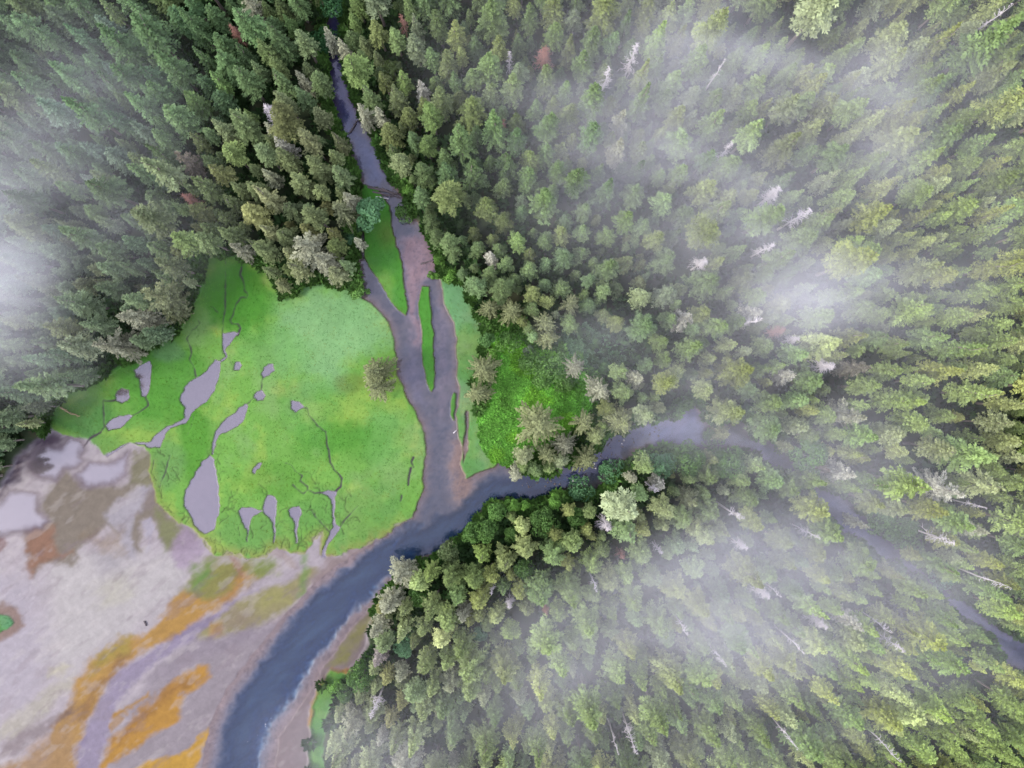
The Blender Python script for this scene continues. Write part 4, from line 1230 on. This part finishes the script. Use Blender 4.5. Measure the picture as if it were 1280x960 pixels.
rest = [t for i, t in enumerate(trees) if i not in solo_set]
pts = [(wx(t[0]), wy(t[1]), ground_z(t[0], t[1])) for t in rest]
o = point_object('forest', pts, {
    'mould': ('INT', [t[2] for t in rest]), 'turn': ('FLOAT_VECTOR', [(0, 0, t[5]) for t in rest]),
    'size': ('FLOAT_VECTOR', [(t[3] * t[4], t[3] * t[4], t[3]) for t in rest]),
    'tint': ('FLOAT_COLOR', [(*t[6], 1) for t in rest])})
scatter_modifier(o, [crown_src, trunk_src], 'forest_scatter')
tag(o, 'dense conifer forest filling the valley around the river', 'forest', kind='stuff')

# ------------------------------------------------------------------ undergrowth, clearing plants, meadow tufts
def clump(name, seed, n, rad, h, wid, m):
    g = np.random.default_rng(seed); L = Leaves()
    a = g.uniform(0, 6.283, n); r = rad * np.sqrt(g.uniform(0, 1, n)) * .5
    b = np.stack([np.cos(a) * r, np.sin(a) * r, g.uniform(0, .5, n) * h], 1)
    d = np.stack([np.cos(a) * rad * g.uniform(.4, 1, n), np.sin(a) * rad * g.uniform(.4, 1, n), h * g.uniform(.2, 1, n)], 1)
    sv = unit(np.stack([-np.sin(a), np.cos(a), g.normal(0, .3, n)], 1))
    L.add(b, b + d, sv, wid * g.uniform(.6, 1.4, n)[:, None], g.uniform(.75, 1.25, n))
    return L.mesh(name, m)

def stuff(name, mesh, P, turn, size, tint, label, cat):
    """the first clump is the object the points copy, standing among them as the stuff's own mesh"""
    o = point_object(name, P, {'turn': ('FLOAT_VECTOR', turn), 'size': ('FLOAT_VECTOR', size), 'tint': ('FLOAT_COLOR', tint)})
    s = bpy.data.objects.new(name + '_clump', mesh); link(s, o)
    s.location = P[0]; s['tint'] = [float(a) for a in tint[0]]; s.scale = size[0]
    tag(s, kind='stuff')
    scatter_modifier(o, [s], name + '_scatter')
    tag(o, label, cat, kind='stuff')
    return o

def sample(n, x0, x1, y0, y1, ok, g):
    x = g.uniform(x0, x1, n); y = g.uniform(y0, y1, n)
    m = ok(x, y)
    return x[m], y[m]
def at(field, x, y):
    j = np.clip(((x - G.x0) / G.st).astype(int), 0, nx - 1); i = np.clip(((y - G.y0) / G.st).astype(int), 0, ny - 1)
    return field[i, j]
g = np.random.default_rng(77)
# clearing
x, y = sample(13000, 590, 810, 395, 600, lambda a, b: (at(d_clear, a, b) < 1) | (at(d_dim, a, b) < 0), g)
n_ = len(x)
base = np.array([.125, .33, .045])
tn = base[None] * np.exp(g.normal(0, .25, n_))[:, None] * (.6 + .8 * vnoise(x, y, 18, 3)[:, None])
yel = (vnoise(x, y, 22, 6) > .62)[:, None]
dim_ = (at(d_dim, x, y) < 0)[:, None]
tn = np.where(dim_, tn * np.array([.8, .62, 1.9]), tn)
yel = yel & ~dim_
tn = np.where(yel, tn * np.array([1.2, 1.1, .8]), tn)
sz = g.uniform(.6, 1.25, n_)
stuff('ground_cover', clump('ground_cover', 5, 26, .62, .5, .15, M_LEAF), np.stack([wx(x), wy(y), at(hgt, x, y)], 1),
      np.stack([np.zeros(n_), np.zeros(n_), g.uniform(0, 6.28, n_)], 1), np.stack([sz, sz, sz], 1), np.concatenate([tn, np.ones((n_, 1))], 1),
      'bright green leafy ground cover filling the clearing beside the river', 'ground cover')
# undergrowth between the trees
x, y = sample(9000, -60, 1340, -60, 1020, lambda a, b: ~is_open(a, b) | (at(d_dim, a, b) < 2), g)
n_ = len(x)
tn = np.array([.032, .068, .020])[None] * np.exp(g.normal(0, .3, n_))[:, None]
xe, ye = sample(60000, -30, 1310, -30, 990, lambda a, b: (at(CLS, a, b) == 0) & (at(d_clear, a, b) > 0) & (at(np.minimum(np.minimum(d_mead, d_clear), np.minimum(d_east, d_riv)), a, b) < 11), g)
x = np.concatenate([x, xe[:4000]]); y = np.concatenate([y, ye[:4000]]); n_ = len(x)
tn = np.array([.034, .074, .022])[None] * np.exp(g.normal(0, .3, n_))[:, None]
near_edge = (at(np.minimum(np.minimum(d_mead, d_clear), np.minimum(d_east, d_riv)), x, y) < 12)[:, None]
tn = np.where(near_edge, tn * np.array([1.9, 1.9, 1.3]), tn)
sz = g.uniform(1.2, 3.2, n_) * np.where(near_edge[:, 0], .7, 1)
stuff('undergrowth', clump('undergrowth', 6, 60, .75, .7, .14, M_LEAF), np.stack([wx(x), wy(y), at(hgt, x, y)], 1),
      np.stack([np.zeros(n_), np.zeros(n_), g.uniform(0, 6.28, n_)], 1), np.stack([sz, sz, sz], 1), np.concatenate([tn, np.ones((n_, 1))], 1),
      'shrubby undergrowth between the forest trees', 'undergrowth')
# meadow grass
grassy = (CLS == 2) & (d_clear > 3) & (d_dim > 3) & (d_cr > 1.1) & (dp_all > .7) & (d_rl > 1.5)
x, y = sample(60000, -5, 640, 235, 965, lambda a, b: at(grassy, a, b), g)
n_ = len(x)
tn = np.stack([at(col[..., i], x, y) for i in range(3)], 1) * np.exp(g.normal(0, .12, n_))[:, None] * 1.5 * np.where(vnoise(x, y, 30, 2) > .6, 1, .97)[:, None]
olv = ((vnoise(x, y, 11, 4) + .4 * vnoise(x, y, 4, 5)) > .88)[:, None]
tn = np.where(olv, tn * np.array([1.3, 1.0, .9]), tn)
sz = g.uniform(.55, 1.3, n_)
stuff('meadow_grass', clump('meadow_grass', 7, 9, .2, .07, .05, M_BLADE), np.stack([wx(x), wy(y), at(hgt, x, y) - .02], 1),
      np.stack([np.zeros(n_), np.zeros(n_), g.uniform(0, 6.28, n_)], 1), np.stack([sz, sz, sz], 1), np.concatenate([tn, np.ones((n_, 1))], 1),
      'short salt marsh grass covering the meadow and the river islands', 'grass')

# ------------------------------------------------------------------ logs and stones
def log(px0, py0, px1, py1, r, label, mm=M_LOG, z=.18, stubs=3):
    a = np.array([wx(px0), wy(py0), z]); b = np.array([wx(px1), wy(py1), z + .15])
    gg = np.random.default_rng(int(px0 * 7 + py0))
    mid = (a + b) / 2
    pts = [a + (b - a) * t - mid + np.array([0, 0, .06 * math.sin(t * 6)]) + gg.normal(0, .06, 3) * (0 < t < 1) for t in np.linspace(0, 1, 6)]
    T = [tube(pts, [r * (1 - .55 * t) for t in np.linspace(0, 1, 6)], 8)]
    for i in range(stubs):
        q = pts[2 + i % 3]; an = gg.uniform(0, 6.28)
        T.append(tube([q, q + np.array([math.cos(an) * .8, math.sin(an) * .8, .25])], [r * .35, r * .12], 5))
    me = tubes_mesh('log', T, mm)
    o = bpy.data.objects.new('log', me); link(o); o.location = mid
    tag(o, label, 'log', 'fallen logs')
log(438,166,448,150,.28,'dark fallen log slanting from the right bank of the upper river')
log(436,168,441,160,.2,'short dark log beside the slanting fallen log')
log(460,234,498,243,.45,'long dark log across the river above the green spit, main log of the jam')
log(466,240,492,246,.3,'second dark log lying just below the main log of the jam',z=.3)
log(470,246,486,249,.22,'pale driftwood log below the two dark logs of the jam',M_DEAD,.2)
log(478,236,500,248,.25,'dark log crossing the right end of the jam',z=.5)
log(526,330,540,326,.22,'thin dark log in the shallow reach above the thin grass island')
log(78,509,92,518,.3,'buff fallen log at the left meadow edge by the forest',bark_material('buff_log',(.2,.15,.08),(.32,.25,.14)),.75)
log(92,517,102,520,.22,'short buff log end to end with the fallen log at the left meadow edge',bark_material('buff_log_end',(.2,.15,.08),(.32,.25,.14)),.75)
log(181,776,184,782,.3,'lone dark stub of wood on the pale mud above the orange band',M_LOG,.2,1)
log(567,541,571,538,.2,'small pale driftwood stick at the edge of the east grass strip',M_DEAD,.12,1)
log(551,690,562,682,.3,'log under the bank at the bend of the main river',bark_material('mossy_log',(.07,.09,.04),(.14,.15,.08)),.3,2)

def stone_mesh(seed):
    gg = np.random.default_rng(seed)
    V = []; F = []
    nu, nv = 8, 5
    rr = 1 + .25 * gg.normal(0, 1, (nv + 1, nu))
    for i in range(nv + 1):
        th = math.pi * i / nv
        for k in range(nu):
            a = 6.2832 * k / nu
            r = rr[i, k] if 0 < i < nv else 1
            V.append((math.sin(th) * math.cos(a) * r, math.sin(th) * math.sin(a) * r * .8, math.cos(th) * .55))
    for i in range(nv):
        for k in range(nu):
            F.append((i * nu + k, (i + 1) * nu + k, (i + 1) * nu + (k + 1) % nu, i * nu + (k + 1) % nu))
    me = quads_mesh('stone', V, F); me.polygons.foreach_set('use_smooth', np.ones(len(F), bool))
    return me
ST = [stone_mesh(i) for i in range(3)]
for m_ in ST: m_.materials.append(M_STONE)
ST_D = [stone_mesh(i + 5) for i in range(3)]
for m_ in ST_D: m_.materials.append(M_LOG)
g = np.random.default_rng(3)
def stones(n, path, spread, r0, r1, meshes, label, group):
    P = np.asarray(path, float)
    for i in range(n):
        t = g.uniform(0, len(P) - 1); a = int(min(t, len(P) - 2)); q = P[a] + (P[a + 1] - P[a]) * (t - a) + g.normal(0, spread, 2)
        if at(d_water, q[:1], q[1:])[0] > -2: continue
        o = bpy.data.objects.new('stone', meshes[i % 3]); link(o)
        r = g.uniform(r0, r1)
        o.location = (wx(q[0]), wy(q[1]), -.05); o.rotation_euler = (0, 0, g.uniform(0, 6.28)); o.scale = (r, r, r)
        tag(o, label, 'stone', group)
stones(70, [(655,606),(690,604),(725,592),(745,580),(765,560),(790,545),(825,540)], 5, .14, .34, ST_D, 'dark stone breaking the surface of the rapids', 'dark stones in the rapids')
stones(12, [(690,612),(710,604),(760,565),(810,545)], 6, .15, .32, ST, 'pale stone in the rapids', 'pale stones in the rapids')
stones(6, [(335,900),(320,930),(345,880)], 7, .1, .2, ST, 'pale stone along the right side of the lower river', 'pale stones in the lower river')

# ------------------------------------------------------------------ mist
def mist_material():
    m, n, l = mat('mist')
    for x in list(n):
        if x.type == 'BSDF_PRINCIPLED': n.remove(x)
    out = n['Material Output']
    tc = n.new('ShaderNodeTexCoord')
    ln = n.new('ShaderNodeVectorMath'); ln.operation = 'LENGTH'
    l.new(tc.outputs['Object'], ln.inputs[0])
    fo = n.new('ShaderNodeMapRange'); fo.interpolation_type = 'SMOOTHSTEP'
    fo.inputs['From Min'].default_value = 1.0; fo.inputs['From Max'].default_value = .1
    fo.inputs['To Min'].default_value = 0; fo.inputs['To Max'].default_value = 1
    l.new(ln.outputs['Value'], fo.inputs['Value'])
    geo = n.new('ShaderNodeNewGeometry')
    mp = n.new('ShaderNodeMapping'); mp.inputs['Rotation'].default_value = (0, 0, R(35)); mp.inputs['Scale'].default_value = (.022, .045, .04)
    l.new(geo.outputs['Position'], mp.inputs['Vector'])
    t = n.new('ShaderNodeTexNoise'); t.inputs['Scale'].default_value = 1.; t.inputs['Detail'].default_value = 4; t.inputs['Roughness'].default_value = .6
    t.inputs['Distortion'].default_value = .6
    l.new(mp.outputs[0], t.inputs['Vector'])
    mr = n.new('ShaderNodeMapRange'); mr.inputs['From Min'].default_value = .34; mr.inputs['From Max'].default_value = .68
    mr.inputs['To Min'].default_value = .3; mr.inputs['To Max'].default_value = 1.75
    l.new(t.outputs['Fac'], mr.inputs['Value'])
    at_ = n.new('ShaderNodeAttribute'); at_.attribute_type = 'OBJECT'; at_.attribute_name = 'thickness'
    m1 = n.new('ShaderNodeMath'); m1.operation = 'MULTIPLY'; m2 = n.new('ShaderNodeMath'); m2.operation = 'MULTIPLY'
    l.new(fo.outputs[0], m1.inputs[0]); l.new(mr.outputs[0], m1.inputs[1])
    l.new(m1.outputs[0], m2.inputs[0]); l.new(at_.outputs['Fac'], m2.inputs[1])
    pv = n.new('ShaderNodeVolumePrincipled')
    pv.inputs['Color'].default_value = (.97, .965, 1.0, 1); pv.inputs['Anisotropy'].default_value = 0.0
    l.new(m2.outputs[0], pv.inputs['Density'])
    l.new(pv.outputs[0], out.inputs['Volume'])
    return m
M_MIST = mist_material()
def sphere_mesh():
    V = []; F = []; nu, nv = 24, 12
    for i in range(nv + 1):
        th = math.pi * i / nv
        for k in range(nu):
            a = 6.2832 * k / nu
            V.append((math.sin(th) * math.cos(a), math.sin(th) * math.sin(a), math.cos(th)))
    for i in range(nv):
        for k in range(nu): F.append((i * nu + k, (i + 1) * nu + k, (i + 1) * nu + (k + 1) % nu, i * nu + (k + 1) % nu))
    me = quads_mesh('mist', V, F); me.materials.append(M_MIST)
    return me
ME_MIST = sphere_mesh()
MIST = [ # px, py, rx, ry (photo px), centre height, half height, optical depth
 (-35,350,150,170,28,12,2.7), (30,440,130,100,18,15,.9), (80,150,220,210,18,16,.75), (30,250,180,180,20,16,.6), (190,290,150,140,16,14,.35),
 (1000,330,250,180,20,16,.9), (1025,365,130,90,34,12,1.5), (960,260,160,110,30,12,.7), (880,190,330,270,18,16,1.1), (1020,80,400,230,19,16,1.2), (740,80,300,220,17,15,.7),
 (1215,270,190,280,18,16,.8), (1150,370,150,90,32,11,.9), (870,515,170,100,18,15,1.0), (1010,480,320,180,18,15,.9), (745,430,120,70,18,13,.6), (720,220,220,200,15,13,.4),
 (905,740,220,150,30,12,1.7), (715,800,170,130,26,13,1.0), (860,880,360,190,18,16,1.0), (1070,770,280,220,18,16,1.0), (1110,640,260,160,17,15,.8), (455,945,190,110,20,14,1.0),
 (1000,650,220,130,17,15,.7), (620,880,240,150,16,14,.7), (1110,160,90,190,30,10,.6), (880,90,150,100,30,10,.7), (1200,800,200,250,16,14,.4),
]
for (px, py, rx, ry, zc, hz, tau) in MIST:
    o = bpy.data.objects.new('mist', ME_MIST); link(o)
    f = f_at(zc)
    o.location = (wx(px) / f, wy(py) / f, zc); o.scale = (rx * S / f, ry * S / f, hz)
    o['thickness'] = (.165 if hz > 12.5 else .20) * tau / (hz * 1.1)
    tag(o, 'drifting lavender white mist over the forest canopy', 'mist', 'mist banks', kind='stuff')
